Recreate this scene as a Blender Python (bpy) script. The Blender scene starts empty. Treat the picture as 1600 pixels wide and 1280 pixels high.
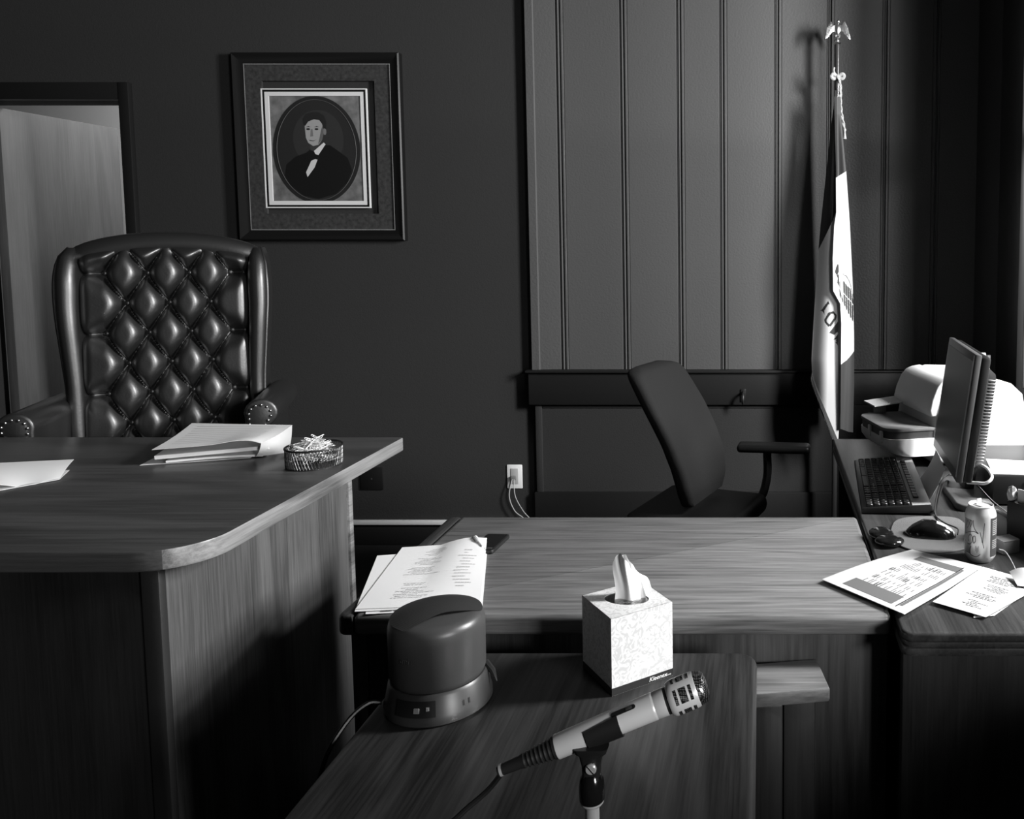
import bpy, bmesh, math, random
from mathutils import Vector, Matrix, Euler
random.seed(11)
PI = math.pi
sc = bpy.context.scene
COL = sc.collection
V = Vector

# ------------------------------------------------------------------ helpers
W = {}                                   # world matrix of everything built


def wm(o):
    return W.get(o.name, Matrix.Identity(4))


def link(o, parent=None, local=None):
    COL.objects.link(o)
    local = local or Matrix.Identity(4)
    if parent is not None:
        o.parent = parent
        W[o.name] = wm(parent) @ local
    else:
        W[o.name] = local
    o.matrix_local = local
    return o


def tag(o, label=None, cat=None, group=None, kind=None):
    if label: o['label'] = label
    if cat: o['category'] = cat
    if group: o['group'] = group
    if kind: o['kind'] = kind
    return o


def thing(name, label, cat, loc=(0, 0, 0), rz=0.0, group=None):
    o = bpy.data.objects.new(name, None)
    o.empty_display_size = 0.05
    link(o, None, Matrix.Translation(loc) @ Matrix.Rotation(rz, 4, 'Z'))
    return tag(o, label, cat, group)


class MB:
    """collects shapes into ONE mesh"""

    def __init__(self):
        self.bm = bmesh.new()

    def merge(self, tmp, M=None, mi=None):
        if M is not None:
            bmesh.ops.transform(tmp, matrix=M, verts=tmp.verts)
        if mi is not None:
            for f in tmp.faces: f.material_index = mi
        me = bpy.data.meshes.new('tmp')
        tmp.to_mesh(me); tmp.free()
        self.bm.from_mesh(me)
        bpy.data.meshes.remove(me)
        return self

    def box(self, x0, x1, y0, y1, z0, z1, bev=0.0, seg=2, M=None, mi=0):
        t = bmesh.new()
        bmesh.ops.create_cube(t, size=1.0)
        for v in t.verts:
            v.co = V(((x0 + x1) / 2 + v.co.x * (x1 - x0), (y0 + y1) / 2 + v.co.y * (y1 - y0), (z0 + z1) / 2 + v.co.z * (z1 - z0)))
        if bev > 0:
            bmesh.ops.bevel(t, geom=t.edges[:], offset=bev, segments=seg, profile=0.5, affect='EDGES')
        return self.merge(t, M, mi)

    def prism(self, poly, a0, a1, axis='Z', bev=0.0, seg=2, M=None, mi=0):
        """poly: 2-D outline; axis Z -> (x,y), Y -> (x,z), X -> (y,z)"""
        t = bmesh.new()

        def p(q, a):
            if axis == 'Z': return V((q[0], q[1], a))
            if axis == 'Y': return V((q[0], a, q[1]))
            return V((a, q[0], q[1]))
        n = len(poly)
        lo = [t.verts.new(p(q, a0)) for q in poly]
        hi = [t.verts.new(p(q, a1)) for q in poly]
        f0 = t.faces.new(lo); f1 = t.faces.new(hi)
        for i in range(n):
            t.faces.new((lo[i], lo[(i + 1) % n], hi[(i + 1) % n], hi[i]))
        bmesh.ops.recalc_face_normals(t, faces=t.faces)
        if bev > 0:
            ed = list(set(f0.edges[:] + f1.edges[:]))
            bmesh.ops.bevel(t, geom=ed, offset=bev, segments=seg, profile=0.5, affect='EDGES')
        return self.merge(t, M, mi)

    def poly(self, pts, mi=0):
        t = bmesh.new()
        f = t.faces.new([t.verts.new(V(p)) for p in pts])
        f.material_index = mi
        return self.merge(t)

    def lathe(self, prof, c=(0, 0, 0), seg=32, M=None, mi=0, cap=True):
        t = bmesh.new()
        rings = []
        for r, z in prof:
            if r < 1e-6:
                rings.append([t.verts.new(V((0, 0, z)))])
            else:
                rings.append([t.verts.new(V((r * math.cos(2 * PI * i / seg), r * math.sin(2 * PI * i / seg), z))) for i in range(seg)])
        for a, b in zip(rings, rings[1:]):
            for i in range(seg):
                j = (i + 1) % seg
                if len(a) == 1 and len(b) == 1: break
                if len(a) == 1: t.faces.new((a[0], b[j], b[i]))
                elif len(b) == 1: t.faces.new((a[i], a[j], b[0]))
                else: t.faces.new((a[i], a[j], b[j], b[i]))
        if cap:
            for r in (rings[0], rings[-1]):
                if len(r) > 2:
                    t.faces.new(r)
        bmesh.ops.recalc_face_normals(t, faces=t.faces)
        MM = Matrix.Translation(c) @ (M or Matrix.Identity(4))
        return self.merge(t, MM, mi)

    def tube(self, pts, r, seg=8, mi=0, closed=False):
        t = bmesh.new()
        pts = [V(p) for p in pts]
        n = len(pts)
        rs = r if isinstance(r, (list, tuple)) else [r] * n
        rings = []
        up = V((0, 0, 1))
        for i, p in enumerate(pts):
            a = pts[max(i - 1, 0)]; b = pts[min(i + 1, n - 1)]
            if closed:
                a = pts[(i - 1) % n]; b = pts[(i + 1) % n]
            d = (b - a).normalized()
            if i == 0:
                u = d.cross(up)
                if u.length < 1e-3: u = d.cross(V((1, 0, 0)))
                u.normalize()
            else:
                u = (u - d * u.dot(d)).normalized()
            w = d.cross(u)
            rings.append([t.verts.new(p + (u * math.cos(2 * PI * k / seg) + w * math.sin(2 * PI * k / seg)) * rs[i]) for k in range(seg)])
        for i in range(n if closed else n - 1):
            a = rings[i]; b = rings[(i + 1) % n]
            for k in range(seg):
                t.faces.new((a[k], a[(k + 1) % seg], b[(k + 1) % seg], b[k]))
        if not closed:
            t.faces.new(rings[0]); t.faces.new(rings[-1])
        bmesh.ops.recalc_face_normals(t, faces=t.faces)
        return self.merge(t, None, mi)

    def grid(self, fn, nu, nv, mi=None, thick=0.0):
        """fn(u,v) -> point; with thick a closed sheet (offset along the normal)"""
        t = bmesh.new()
        P = [[V(fn(i / nu, j / nv)) for j in range(nv + 1)] for i in range(nu + 1)]
        A = [[t.verts.new(P[i][j]) for j in range(nv + 1)] for i in range(nu + 1)]
        for i in range(nu):
            for j in range(nv):
                f = t.faces.new((A[i][j], A[i + 1][j], A[i + 1][j + 1], A[i][j + 1]))
                if callable(mi): f.material_index = mi((i + .5) / nu, (j + .5) / nv)
                elif mi: f.material_index = mi
        if thick:
            B = []
            for i in range(nu + 1):
                row = []
                for j in range(nv + 1):
                    du = P[min(i + 1, nu)][j] - P[max(i - 1, 0)][j]
                    dv = P[i][min(j + 1, nv)] - P[i][max(j - 1, 0)]
                    nn = du.cross(dv)
                    nn = nn.normalized() if nn.length > 1e-12 else V((0, 0, 1))
                    row.append(t.verts.new(P[i][j] - nn * thick))
                B.append(row)
            for i in range(nu):
                for j in range(nv):
                    f = t.faces.new((B[i][j], B[i][j + 1], B[i + 1][j + 1], B[i + 1][j]))
                    if callable(mi): f.material_index = mi((i + .5) / nu, (j + .5) / nv)
                    elif mi: f.material_index = mi
            for i in range(nu):
                t.faces.new((A[i][0], B[i][0], B[i + 1][0], A[i + 1][0]))
                t.faces.new((A[i][nv], A[i + 1][nv], B[i + 1][nv], B[i][nv]))
            for j in range(nv):
                t.faces.new((A[0][j], A[0][j + 1], B[0][j + 1], B[0][j]))
                t.faces.new((A[nu][j], B[nu][j], B[nu][j + 1], A[nu][j + 1]))
        return self.merge(t)

    def loft(self, rings, closed_ends=True, mi=0):
        t = bmesh.new()
        R = [[t.verts.new(V(p)) for p in r] for r in rings]
        n = len(R[0])
        for a, b in zip(R, R[1:]):
            for k in range(n):
                t.faces.new((a[k], a[(k + 1) % n], b[(k + 1) % n], b[k]))
        if closed_ends:
            t.faces.new(R[0]); t.faces.new(R[-1])
        bmesh.ops.recalc_face_normals(t, faces=t.faces)
        return self.merge(t, None, mi)

    def ball(self, c, r, s=(1, 1, 1), seg=12, M=None, mi=0):
        t = bmesh.new()
        bmesh.ops.create_uvsphere(t, u_segments=seg, v_segments=max(6, seg // 2), radius=r)
        for v in t.verts: v.co = V((v.co.x * s[0], v.co.y * s[1], v.co.z * s[2]))
        return self.merge(t, Matrix.Translation(c) @ (M or Matrix.Identity(4)), mi)

    def build(self, name, mats, parent=None, world=True, smooth=True, angle=38, subsurf=0, loc=None):
        """world=True: vertices are world coordinates, moved into the parent's frame"""
        bm = self.bm
        local = Matrix.Identity(4)
        if parent is not None and world:
            bmesh.ops.transform(bm, matrix=wm(parent).inverted(), verts=bm.verts)
        if parent is None and loc is not None:
            bmesh.ops.translate(bm, vec=-V(loc), verts=bm.verts)
            local = Matrix.Translation(loc)
        if smooth:
            ca = math.radians(angle)
            for f in bm.faces: f.smooth = True
            for e in bm.edges:
                if len(e.link_faces) == 2:
                    e.smooth = e.calc_face_angle(0.0) < ca
        me = bpy.data.meshes.new(name)
        bm.to_mesh(me); bm.free()
        for m in (mats if isinstance(mats, (list, tuple)) else [mats]):
            me.materials.append(m)
        o = bpy.data.objects.new(name, me)
        link(o, parent, local)
        if subsurf:
            md = o.modifiers.new('sub', 'SUBSURF'); md.levels = subsurf; md.render_levels = subsurf
        return o


def rrect(x0, x1, y0, y1, r, n=6, corners=(1, 1, 1, 1)):
    """rounded rectangle outline; corners: (x0y0, x1y0, x1y1, x0y1), a number scales the radius"""
    out = []
    for (cx, cy, a0, k) in ((x0, y0, PI, corners[0]), (x1, y0, 1.5 * PI, corners[1]), (x1, y1, 0, corners[2]), (x0, y1, .5 * PI, corners[3])):
        rr = r * k
        if rr <= 0:
            out.append((cx, cy)); continue
        ox = cx + rr if cx == x0 else cx - rr
        oy = cy + rr if cy == y0 else cy - rr
        for i in range(n + 1):
            a = a0 + .5 * PI * i / n
            out.append((ox + rr * math.cos(a), oy + rr * math.sin(a)))
    return out


def bez(pts, n=10):
    """Catmull-Rom through points"""
    P = [V(p) for p in pts]
    P = [P[0] * 2 - P[1]] + P + [P[-1] * 2 - P[-2]]
    out = []
    for i in range(1, len(P) - 2):
        for k in range(n):
            t = k / n
            a, b, c, d = P[i - 1], P[i], P[i + 1], P[i + 2]
            out.append(.5 * ((2 * b) + (c - a) * t + (2 * a - 5 * b + 4 * c - d) * t * t + (3 * b - a - 3 * c + d) * t ** 3))
    out.append(P[-2])
    return out


def lerp(a, b, t): return a + (b - a) * t


def interp(tab, x):
    if x <= tab[0][0]: return tab[0][1]
    for (a, va), (b, vb) in zip(tab, tab[1:]):
        if x <= b: return va + (vb - va) * (x - a) / (b - a)
    return tab[-1][1]


def inpoly(x, y, poly):
    r = False
    n = len(poly)
    for i in range(n):
        x0, y0 = poly[i]; x1, y1 = poly[(i + 1) % n]
        if (y0 > y) != (y1 > y) and x < (x1 - x0) * (y - y0) / (y1 - y0) + x0: r = not r
    return r


def text(name, s, mat, parent, M, size, extrude=0.0003, shear=0.0, align='LEFT'):
    c = bpy.data.curves.new(name, 'FONT')
    c.body = s; c.size = size; c.extrude = extrude; c.shear = shear; c.align_x = align
    c.materials.append(mat)
    o = bpy.data.objects.new(name, c)
    COL.objects.link(o)
    bpy.context.view_layer.update()
    me = bpy.data.meshes.new_from_object(o.evaluated_get(bpy.context.evaluated_depsgraph_get()))
    bpy.data.objects.remove(o); bpy.data.curves.remove(c)
    me.name = name
    return link(bpy.data.objects.new(name, me), parent, wm(parent).inverted() @ M)


# ------------------------------------------------------------------ materials (black-and-white photograph: greys)
MT = {}


def mat(name, g, rough=.6, metal=0.0, spec=.5, bump=0.0, bscale=80.0, var=0.0, vscale=6.0, coat=0.0, sheen=0.0, stretch=None):
    m = bpy.data.materials.new(name); m.use_nodes = True
    nt = m.node_tree; N = nt.nodes; L = nt.links
    b = N['Principled BSDF']
    b.inputs['Base Color'].default_value = (g, g, g, 1)
    b.inputs['Roughness'].default_value = rough
    b.inputs['Metallic'].default_value = metal
    b.inputs['Specular IOR Level'].default_value = spec
    b.inputs['Coat Weight'].default_value = coat
    b.inputs['Coat Roughness'].default_value = .34 if name == 'black_leather' else .12
    tc = N.new('ShaderNodeTexCoord')
    src = tc.outputs['Object']
    if stretch:
        mp = N.new('ShaderNodeMapping'); mp.inputs['Scale'].default_value = stretch
        L.new(src, mp.inputs[0]); src = mp.outputs[0]
    if var:
        n = N.new('ShaderNodeTexNoise'); n.inputs['Scale'].default_value = vscale; n.inputs['Detail'].default_value = 4
        L.new(src, n.inputs['Vector'])
        r = N.new('ShaderNodeMapRange'); r.inputs[1].default_value = .3; r.inputs[2].default_value = .7
        r.inputs[3].default_value = g * (1 - var); r.inputs[4].default_value = g * (1 + var)
        L.new(n.outputs[0], r.inputs[0]); L.new(r.outputs[0], b.inputs['Base Color'])
    if bump:
        n = N.new('ShaderNodeTexNoise'); n.inputs['Scale'].default_value = bscale; n.inputs['Detail'].default_value = 3
        L.new(src, n.inputs['Vector'])
        bp = N.new('ShaderNodeBump'); bp.inputs['Strength'].default_value = bump; bp.inputs['Distance'].default_value = .004
        L.new(n.outputs[0], bp.inputs['Height']); L.new(bp.outputs[0], b.inputs['Normal'])
    MT[name] = m
    return m


def wood(name, dark, light, axis='X', rough=.4, fig=1.0, figw=1.0, figk=.13, spec=.5, fine=1.0, coat=0.0, seams=0.0, swirl=1.6):
    m = bpy.data.materials.new(name); m.use_nodes = True
    nt = m.node_tree; N = nt.nodes; L = nt.links
    b = N['Principled BSDF']
    b.inputs['Roughness'].default_value = rough
    b.inputs['Specular IOR Level'].default_value = spec
    b.inputs['Coat Weight'].default_value = coat; b.inputs['Coat Roughness'].default_value = .2
    tc = N.new('ShaderNodeTexCoord')

    def mapped(al, ac):
        mp = N.new('ShaderNodeMapping')
        s = [ac, ac, ac]; s['XYZ'.index(axis)] = al
        mp.inputs['Scale'].default_value = s
        L.new(tc.outputs['Object'], mp.inputs[0])
        return mp.outputs[0]
    # broad figure: warped rings
    n1 = N.new('ShaderNodeTexNoise'); n1.inputs['Scale'].default_value = 1.0; n1.inputs['Detail'].default_value = 2; n1.inputs['Distortion'].default_value = swirl * .4
    L.new(mapped(.9 * fig, 5.5 * fig * figw), n1.inputs['Vector'])
    mul = N.new('ShaderNodeMath'); mul.operation = 'MULTIPLY'; mul.inputs[1].default_value = 16 * swirl
    L.new(n1.outputs[0], mul.inputs[0])
    sn = N.new('ShaderNodeMath'); sn.operation = 'SINE'; L.new(mul.outputs[0], sn.inputs[0])
    # fine fibres
    n2 = N.new('ShaderNodeTexNoise'); n2.inputs['Scale'].default_value = 1.0; n2.inputs['Detail'].default_value = 5; n2.inputs['Roughness'].default_value = .7
    L.new(mapped(5 * fine, 170 * fine), n2.inputs['Vector'])
    a = N.new('ShaderNodeMath'); a.operation = 'MULTIPLY_ADD'; a.inputs[1].default_value = figk; a.inputs[2].default_value = 0
    L.new(sn.outputs[0], a.inputs[0])
    c = N.new('ShaderNodeMath'); c.operation = 'ADD'
    L.new(a.outputs[0], c.inputs[0]); L.new(n2.outputs[0], c.inputs[1])
    r = N.new('ShaderNodeMapRange'); r.inputs[1].default_value = .28; r.inputs[2].default_value = .74
    r.inputs[3].default_value = dark; r.inputs[4].default_value = light
    L.new(c.outputs[0], r.inputs[0])
    last = r.outputs[0]
    if seams:
        sp = N.new('ShaderNodeSeparateXYZ'); L.new(tc.outputs['Object'], sp.inputs[0])
        md = N.new('ShaderNodeMath'); md.operation = 'MULTIPLY'; md.inputs[1].default_value = 1 / seams
        L.new(sp.outputs['Y' if axis == 'Z' else 'X'], md.inputs[0])
        fl = N.new('ShaderNodeMath'); fl.operation = 'FLOOR'; L.new(md.outputs[0], fl.inputs[0])
        wn = N.new('ShaderNodeTexWhiteNoise'); wn.noise_dimensions = '1D'; L.new(fl.outputs[0], wn.inputs['W'])
        rr = N.new('ShaderNodeMapRange'); rr.inputs[3].default_value = .72; rr.inputs[4].default_value = 1.25
        L.new(wn.outputs[0], rr.inputs[0])
        mm = N.new('ShaderNodeMath'); mm.operation = 'MULTIPLY'; L.new(last, mm.inputs[0]); L.new(rr.outputs[0], mm.inputs[1])
        fr = N.new('ShaderNodeMath'); fr.operation = 'FRACT'; L.new(md.outputs[0], fr.inputs[0])
        lt = N.new('ShaderNodeMath'); lt.operation = 'GREATER_THAN'; lt.inputs[1].default_value = .012; L.new(fr.outputs[0], lt.inputs[0])
        m3 = N.new('ShaderNodeMapRange'); m3.inputs[3].default_value = .55; m3.inputs[4].default_value = 1; L.new(lt.outputs[0], m3.inputs[0])
        m4 = N.new('ShaderNodeMath'); m4.operation = 'MULTIPLY'; L.new(mm.outputs[0], m4.inputs[0]); L.new(m3.outputs[0], m4.inputs[1])
        last = m4.outputs[0]
    L.new(last, b.inputs['Base Color'])
    bp = N.new('ShaderNodeBump'); bp.inputs['Strength'].default_value = .12; bp.inputs['Distance'].default_value = .001
    L.new(n2.outputs[0], bp.inputs['Height']); L.new(bp.outputs[0], b.inputs['Normal'])
    MT[name] = m
    return m


def glass(name, tint=.95, refl=.05, rough=.02):
    m = bpy.data.materials.new(name); m.use_nodes = True
    nt = m.node_tree; N = nt.nodes; L = nt.links
    N.remove(N['Principled BSDF'])
    out = N['Material Output']
    t = N.new('ShaderNodeBsdfTransparent'); t.inputs[0].default_value = (tint, tint, tint, 1)
    g = N.new('ShaderNodeBsdfGlossy'); g.inputs['Roughness'].default_value = rough
    f = N.new('ShaderNodeLayerWeight'); pw = N.new('ShaderNodeMath'); pw.operation = 'POWER'; pw.inputs[1].default_value = 5.0; L.new(f.outputs['Facing'], pw.inputs[0])
    ad = N.new('ShaderNodeMath'); ad.operation = 'ADD'; ad.inputs[1].default_value = refl
    L.new(pw.outputs[0], ad.inputs[0])
    mx = N.new('ShaderNodeMixShader')
    L.new(ad.outputs[0], mx.inputs[0]); L.new(t.outputs[0], mx.inputs[1]); L.new(g.outputs[0], mx.inputs[2])
    L.new(mx.outputs[0], out.inputs['Surface'])
    MT[name] = m
    return m


wallpaint = mat('wall_paint', .038, .75, spec=.15, bump=.25, bscale=160)
panelpaint = mat('panel_paint', .095, .45, spec=.3, bump=.35, bscale=110)
railpaint = mat('rail_paint', .020, .45, spec=.25, bump=.1, bscale=60)
trimdark = mat('dark_trim', .014, .4, spec=.25)
hallpaint = mat('hall_paint', .62, .8)
ceilpaint = mat('ceiling_paint', .16, .9)
floormat = mat('dark_carpet', .010, .95, bump=.5, bscale=400)
white_trim = mat('white_plastic_trim', .90, .5)
doorwood = wood('door_wood', .085, .125, 'Z', .5, .7)
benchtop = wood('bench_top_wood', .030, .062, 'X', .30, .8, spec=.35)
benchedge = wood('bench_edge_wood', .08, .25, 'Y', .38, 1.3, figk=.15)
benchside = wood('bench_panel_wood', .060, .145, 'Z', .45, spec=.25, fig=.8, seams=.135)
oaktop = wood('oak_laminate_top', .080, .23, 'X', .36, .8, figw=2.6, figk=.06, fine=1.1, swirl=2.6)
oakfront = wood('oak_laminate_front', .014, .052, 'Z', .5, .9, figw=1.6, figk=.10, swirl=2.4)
oakedge = wood('oak_edge', .06, .13, 'X', .4, 1.0)
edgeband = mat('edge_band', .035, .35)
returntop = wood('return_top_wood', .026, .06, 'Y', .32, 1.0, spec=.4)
tabletop_m = wood('table_walnut', .010, .034, 'Y', .38, .9, spec=.25, swirl=2.4)
blackmat = mat('black_plastic', .012, .4)
mat('black_rubber2', .005, .35, spec=.3)
blackgloss = mat('black_gloss', .008, .12, coat=.5)
darkgrey = mat('dark_grey_plastic', .05, .42)
midgrey = mat('mid_grey_plastic', .22, .45)
lightgrey = mat('light_grey_plastic', .46, .45)
beige = mat('printer_beige', .66, .45)
paper = mat('paper', .78, .7, spec=.3)
formpaper = mat('form_paper', .47, .7, spec=.3)
paper2 = mat('grey_paper', .5, .7, spec=.3)
ink = mat('ink', .10, .8)
inkgrey = mat('pale_ink', .30, .8)
faint_ink = mat('faint_ink', .52, .8)
cell_ink = mat('cell_ink', .09, .8)
bandgrey = mat('printed_band', .10, .8)
leather = mat('black_leather', .009, .44, spec=1.0, bump=.10, bscale=140, coat=.5)
brass = mat('brass_nail', .75, .25, metal=1.0)
chrome = mat('chrome', .75, .24, metal=.55)
silver = mat('satin_silver', .92, .33, metal=.30, spec=.6)
gold = mat('gilded_metal', .75, .28, metal=1.0, bump=.3, bscale=300)
fabric_dark = mat('dark_upholstery', .020, .9, spec=.15, bump=.5, bscale=500)
frame_m = mat('frame_moulding', .010, .4, spec=.25)
matboard = mat('mat_board', .048, .9, spec=.1, var=.35, vscale=60)
whiteboard_m = mat('white_bevel', .78, .8)
print_m = mat('print_paper', .17, .6, spec=.1, var=.35, vscale=25)


# ------------------------------------------------------------------ camera
cam_d = bpy.data.cameras.new('camera')
cam = bpy.data.objects.new('camera', cam_d)
COL.objects.link(cam)
cam.location = (0, 0, 1.42)
cam.rotation_euler = (math.radians(90 - 4.5), 0, 0)
cam_d.sensor_fit = 'HORIZONTAL'; cam_d.sensor_width = 36
cam_d.lens = 36 * 1300 / 1600
cam_d.shift_x = -(1190 - 800) / 1600
cam_d.shift_y = -(640 - 482.3) / 1600
cam_d.clip_start = .05
sc.camera = cam

# ------------------------------------------------------------------ room shell
YW, XR, XL, YB, ZC = 3.84, .976, -6.0, -3.2, 3.1


def struct(name, m, mt, **k):
    return tag(m.build(name, mt, **k), kind='structure')


struct('floor', MB().box(XL - .2, XR + .2, YB - .2, 6.2, -.1, 0), floormat)
struct('ceiling', MB().box(XL - .2, XR + .2, YB - .2, 6.2, ZC, ZC + .1), ceilpaint)
DX0, DX1, DZ = -3.64, -2.90, 2.066       # doorway
b = MB()
b.box(XL, DX0, YW, YW + .14, 0, ZC)
b.box(DX1, XR + .2, YW, YW + .14, 0, ZC)
b.box(DX0, DX1, YW, YW + .14, DZ, ZC)
struct('wall_back', b, wallpaint)
struct('wall_left', MB().box(XL - .14, XL, YB, 6.2, 0, ZC), wallpaint)
struct('wall_front', MB().box(XL, XR, YB - .14, YB, 0, ZC), wallpaint)
# windows in the right wall
WIN = [(1.36, 3.08, .88, 2.75), (-1.0, .85, .88, 2.75)]
b = MB()
T = .16
ys = [YB, WIN[1][0], WIN[1][1], WIN[0][0], WIN[0][1], YW]
b.box(XR, XR + T, ys[0], ys[1], 0, ZC)
b.box(XR, XR + T, ys[2], ys[3], 0, ZC)
b.box(XR, XR + T, ys[4], ys[5], 0, ZC)
for w in WIN:
    b.box(XR, XR + T, w[0], w[1], 0, w[2]); b.box(XR, XR + T, w[0], w[1], w[3], ZC)
struct('wall_right', b, wallpaint)
panes = glass('window_glass', .97, .03)
for i, (y0, y1, z0, z1) in enumerate(WIN):
    b = MB()
    xa, xb = XR + .07, XR + .12
    b.box(xa, xb, y0, y0 + .05, z0, z1); b.box(xa, xb, y1 - .05, y1, z0, z1)
    b.box(xa, xb, y0 + .05, y1 - .05, z0, z0 + .05); b.box(xa, xb, y0 + .05, y1 - .05, z1 - .05, z1)
    zm = (z0 + z1) / 2
    b.box(xa, xb, y0 + .05, y1 - .05, zm - .025, zm + .025)
    for k in (1, 2, 3):
        ym = lerp(y0, y1, k / 4)
        b.box(xa + .01, xb - .01, ym - .014, ym + .014, z0 + .05, z1 - .05)
    win = struct('window_%d' % (i + 1), b, trimdark)
    MB().box(XR + .094, XR + .097, y0 + .05, y1 - .05, z0 + .05, z1 - .05).build('pane', panes, win)
    b = MB()      # casing and sill
    b.box(XR - .025, XR, y0 - .11, y0, z0 - .02, z1 + .11, .004)
    b.box(XR - .025, XR, y1, y1 + (.28 if i == 0 else .11), z0 - .02, z1 + .11, .004)
    b.box(XR - .025, XR, y0, y1, z1, z1 + .11, .004)
    b.box(XR - .06, XR + .07, y0 - .13, y1 + .13, z0 - .035, z0, .006)
    b.box(XR - .022, XR, y0 - .11, y1 + .11, z0 - .13, z0 - .035, .004)
    b.build('casing', trimdark, win)

# hall beyond the doorway
struct('wall_hall', MB().box(XL, -2.2, 5.6, 5.7, 0, ZC), hallpaint)
struct('wall_hall_side', MB().box(-2.3, -2.2, YW + .14, 5.6, 0, ZC), hallpaint)
d = tag(MB().box(-3.60, -3.556, 3.94, 4.66, .01, 2.05, .002).build('door_1', doorwood), kind='structure')
b = MB()
b.lathe([(0, 0), (.012, 0), (.012, .04), (.028, .05), (.03, .065), (.02, .078), (0, .08)], (-3.556, 4.60, 1.0), 16, Matrix.Rotation(PI / 2, 4, 'Y'))
b.build('door_knob', brass, d)
b = MB()       # door casing
b.box(DX1, DX1 + .047, YW - .03, YW, 0, DZ + .077, .004)
b.box(DX0 - .047, DX0, YW - .03, YW, 0, DZ + .077, .004)
b.box(DX0, DX1, YW - .028, YW, DZ, DZ + .077, .004)
b.box(DX1 - .001, DX1 + .012, YW - .001, YW + .14, 0, DZ)
struct('trim_1', b, trimdark)

# panelled section: board with beaded joints, extruded upwards
grooves = [-.908, -.621, -.366, -.173, .073, .31, .56, .79]
prof = [(-1.058, YW), (-1.058, YW - .038), (-1.025, YW - .038), (-1.021, YW - .03), (-1.016, YW - .03)]
for g in grooves:
    for dx, dy in ((-.020, 0), (-.017, .004), (-.014, 0), (-.0095, 0), (-.0065, -.005), (.0005, .011), (.004, .011), (.006, 0), (.013, 0), (.016, .003), (.019, 0)):
        prof.append((g + dx, YW - .022 + dy))
prof += [(XR, YW - .022), (XR, YW)]
struct('trim_2', MB().prism(prof, .835, ZC, 'Z'), panelpaint, angle=20)
b = MB()
b.box(-1.075, XR, YW - .048, YW, .675, .826, .004)
b.box(-1.085, XR, YW - .066, YW, .826, .838, .004)
struct('trim_3', b, railpaint)
b = MB()
b.box(-1.05, XR, YW - .022, YW, .26, .675)
b.box(-1.05, -1.02, YW - .032, YW, .26, .675, .003)
b.box(-1.02, XR, YW - .026, YW, .655, .675, .003)
struct('trim_4', b, wallpaint)
b = MB()
b.box(-1.06, XR, YW - .036, YW, 0, .26, .004)
b.box(DX1 + .047, -1.06, YW - .018, YW, 0, .085, .004)
struct('baseboard_back', b, railpaint)
r = MB().box(-2.6, -1.07, YW - .022, YW, .099, .118, .002)
tag(r.build('cable_raceway', white_trim), 'thin white cable raceway running along the foot of the dark wall', 'raceway')

# outlet, its cords, dark plate, small hook
t = thing('wall_outlet', 'white wall outlet plate with two thin cords plugged in', 'outlet', (-1.16, YW, .326))
MB().box(-1.196, -1.124, YW - .007, YW, .269, .383, .004).build('cover_plate', white_trim, t)
b = MB(); b.box(-1.178, -1.142, YW - .010, YW - .006, .292, .366, .002); b.build('socket', lightgrey, t)
MB().box(-1.176, -1.150, YW - .020, YW - .009, .313, .332, .003).build('plug', midgrey, t)
for k, (xa, xb) in enumerate(((-1.168, -1.108), (-1.160, -1.082))):
    pts = bez([(xa, YW - .02, .318), (xa - .012 + .02 * k, YW - .03, .24), (lerp(xa, xb, .2 if k == 0 else .55), YW - .03, .17), (xb, YW - .03, .125), (xb + .03, YW - .04, .05), (xb + .05, YW - .06, .012), (xb + .25, YW - .12, .006)])
    tag(MB().tube(pts, .0022, 6).build('cord', paper2, loc=(xa, YW - .02, .3)),
        ('thin pale cord looping left from the white wall outlet' if k == 0 else 'thin pale cord falling right from the white wall outlet'), 'cord')
t = thing('blank_wall_plate', 'dark square wall plate below the end of the bench top', 'wall plate', (-1.83, YW, .316))
MB().box(-1.886, -1.779, YW - .008, YW, .263, .370, .003).build('plate', blackmat, t)
MB().lathe([(0, 0), (.004, 0), (.004, .002), (0, .003)], (-1.832, YW - .008, .316), 10, Matrix.Rotation(PI / 2, 4, 'X')).build('screw', darkgrey, t)
t = thing('coat_hook', 'small dark hook screwed to the chair rail', 'hook', (-.085, YW - .048, .72))
MB().box(-.097, -.073, YW - .053, YW - .048, .69, .75, .002).build('backplate', blackmat, t)
MB().tube(bez([(-.085, YW - .052, .735), (-.085, YW - .085, .730), (-.085, YW - .095, .705), (-.085, YW - .085, .688)], 5), .006, 8).build('prong', railpaint, t)

# ------------------------------------------------------------------ framed portrait
FX0, FX1, FZ0, FZ1 = -2.380, -1.626, 1.432, 2.272
t = thing('framed_portrait', 'large dark wooden frame with an oval portrait print of a man in a black suit', 'picture', (-2.003, YW, 1.432))


def frame(x0, x1, z0, z1, prof, mt, name, par):
    """mitred frame; prof = (inset, y) outline"""
    b = MB()
    rings = []
    for (cx, cz, sx, sz) in ((x0, z0, 1, 1), (x1, z0, -1, 1), (x1, z1, -1, -1), (x0, z1, 1, -1)):
        rings.append([V((cx + sx * i, y, cz + sz * i)) for i, y in prof])
    b.loft(rings + [rings[0]], closed_ends=False)
    return b.build(name, mt, par, angle=25)


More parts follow.
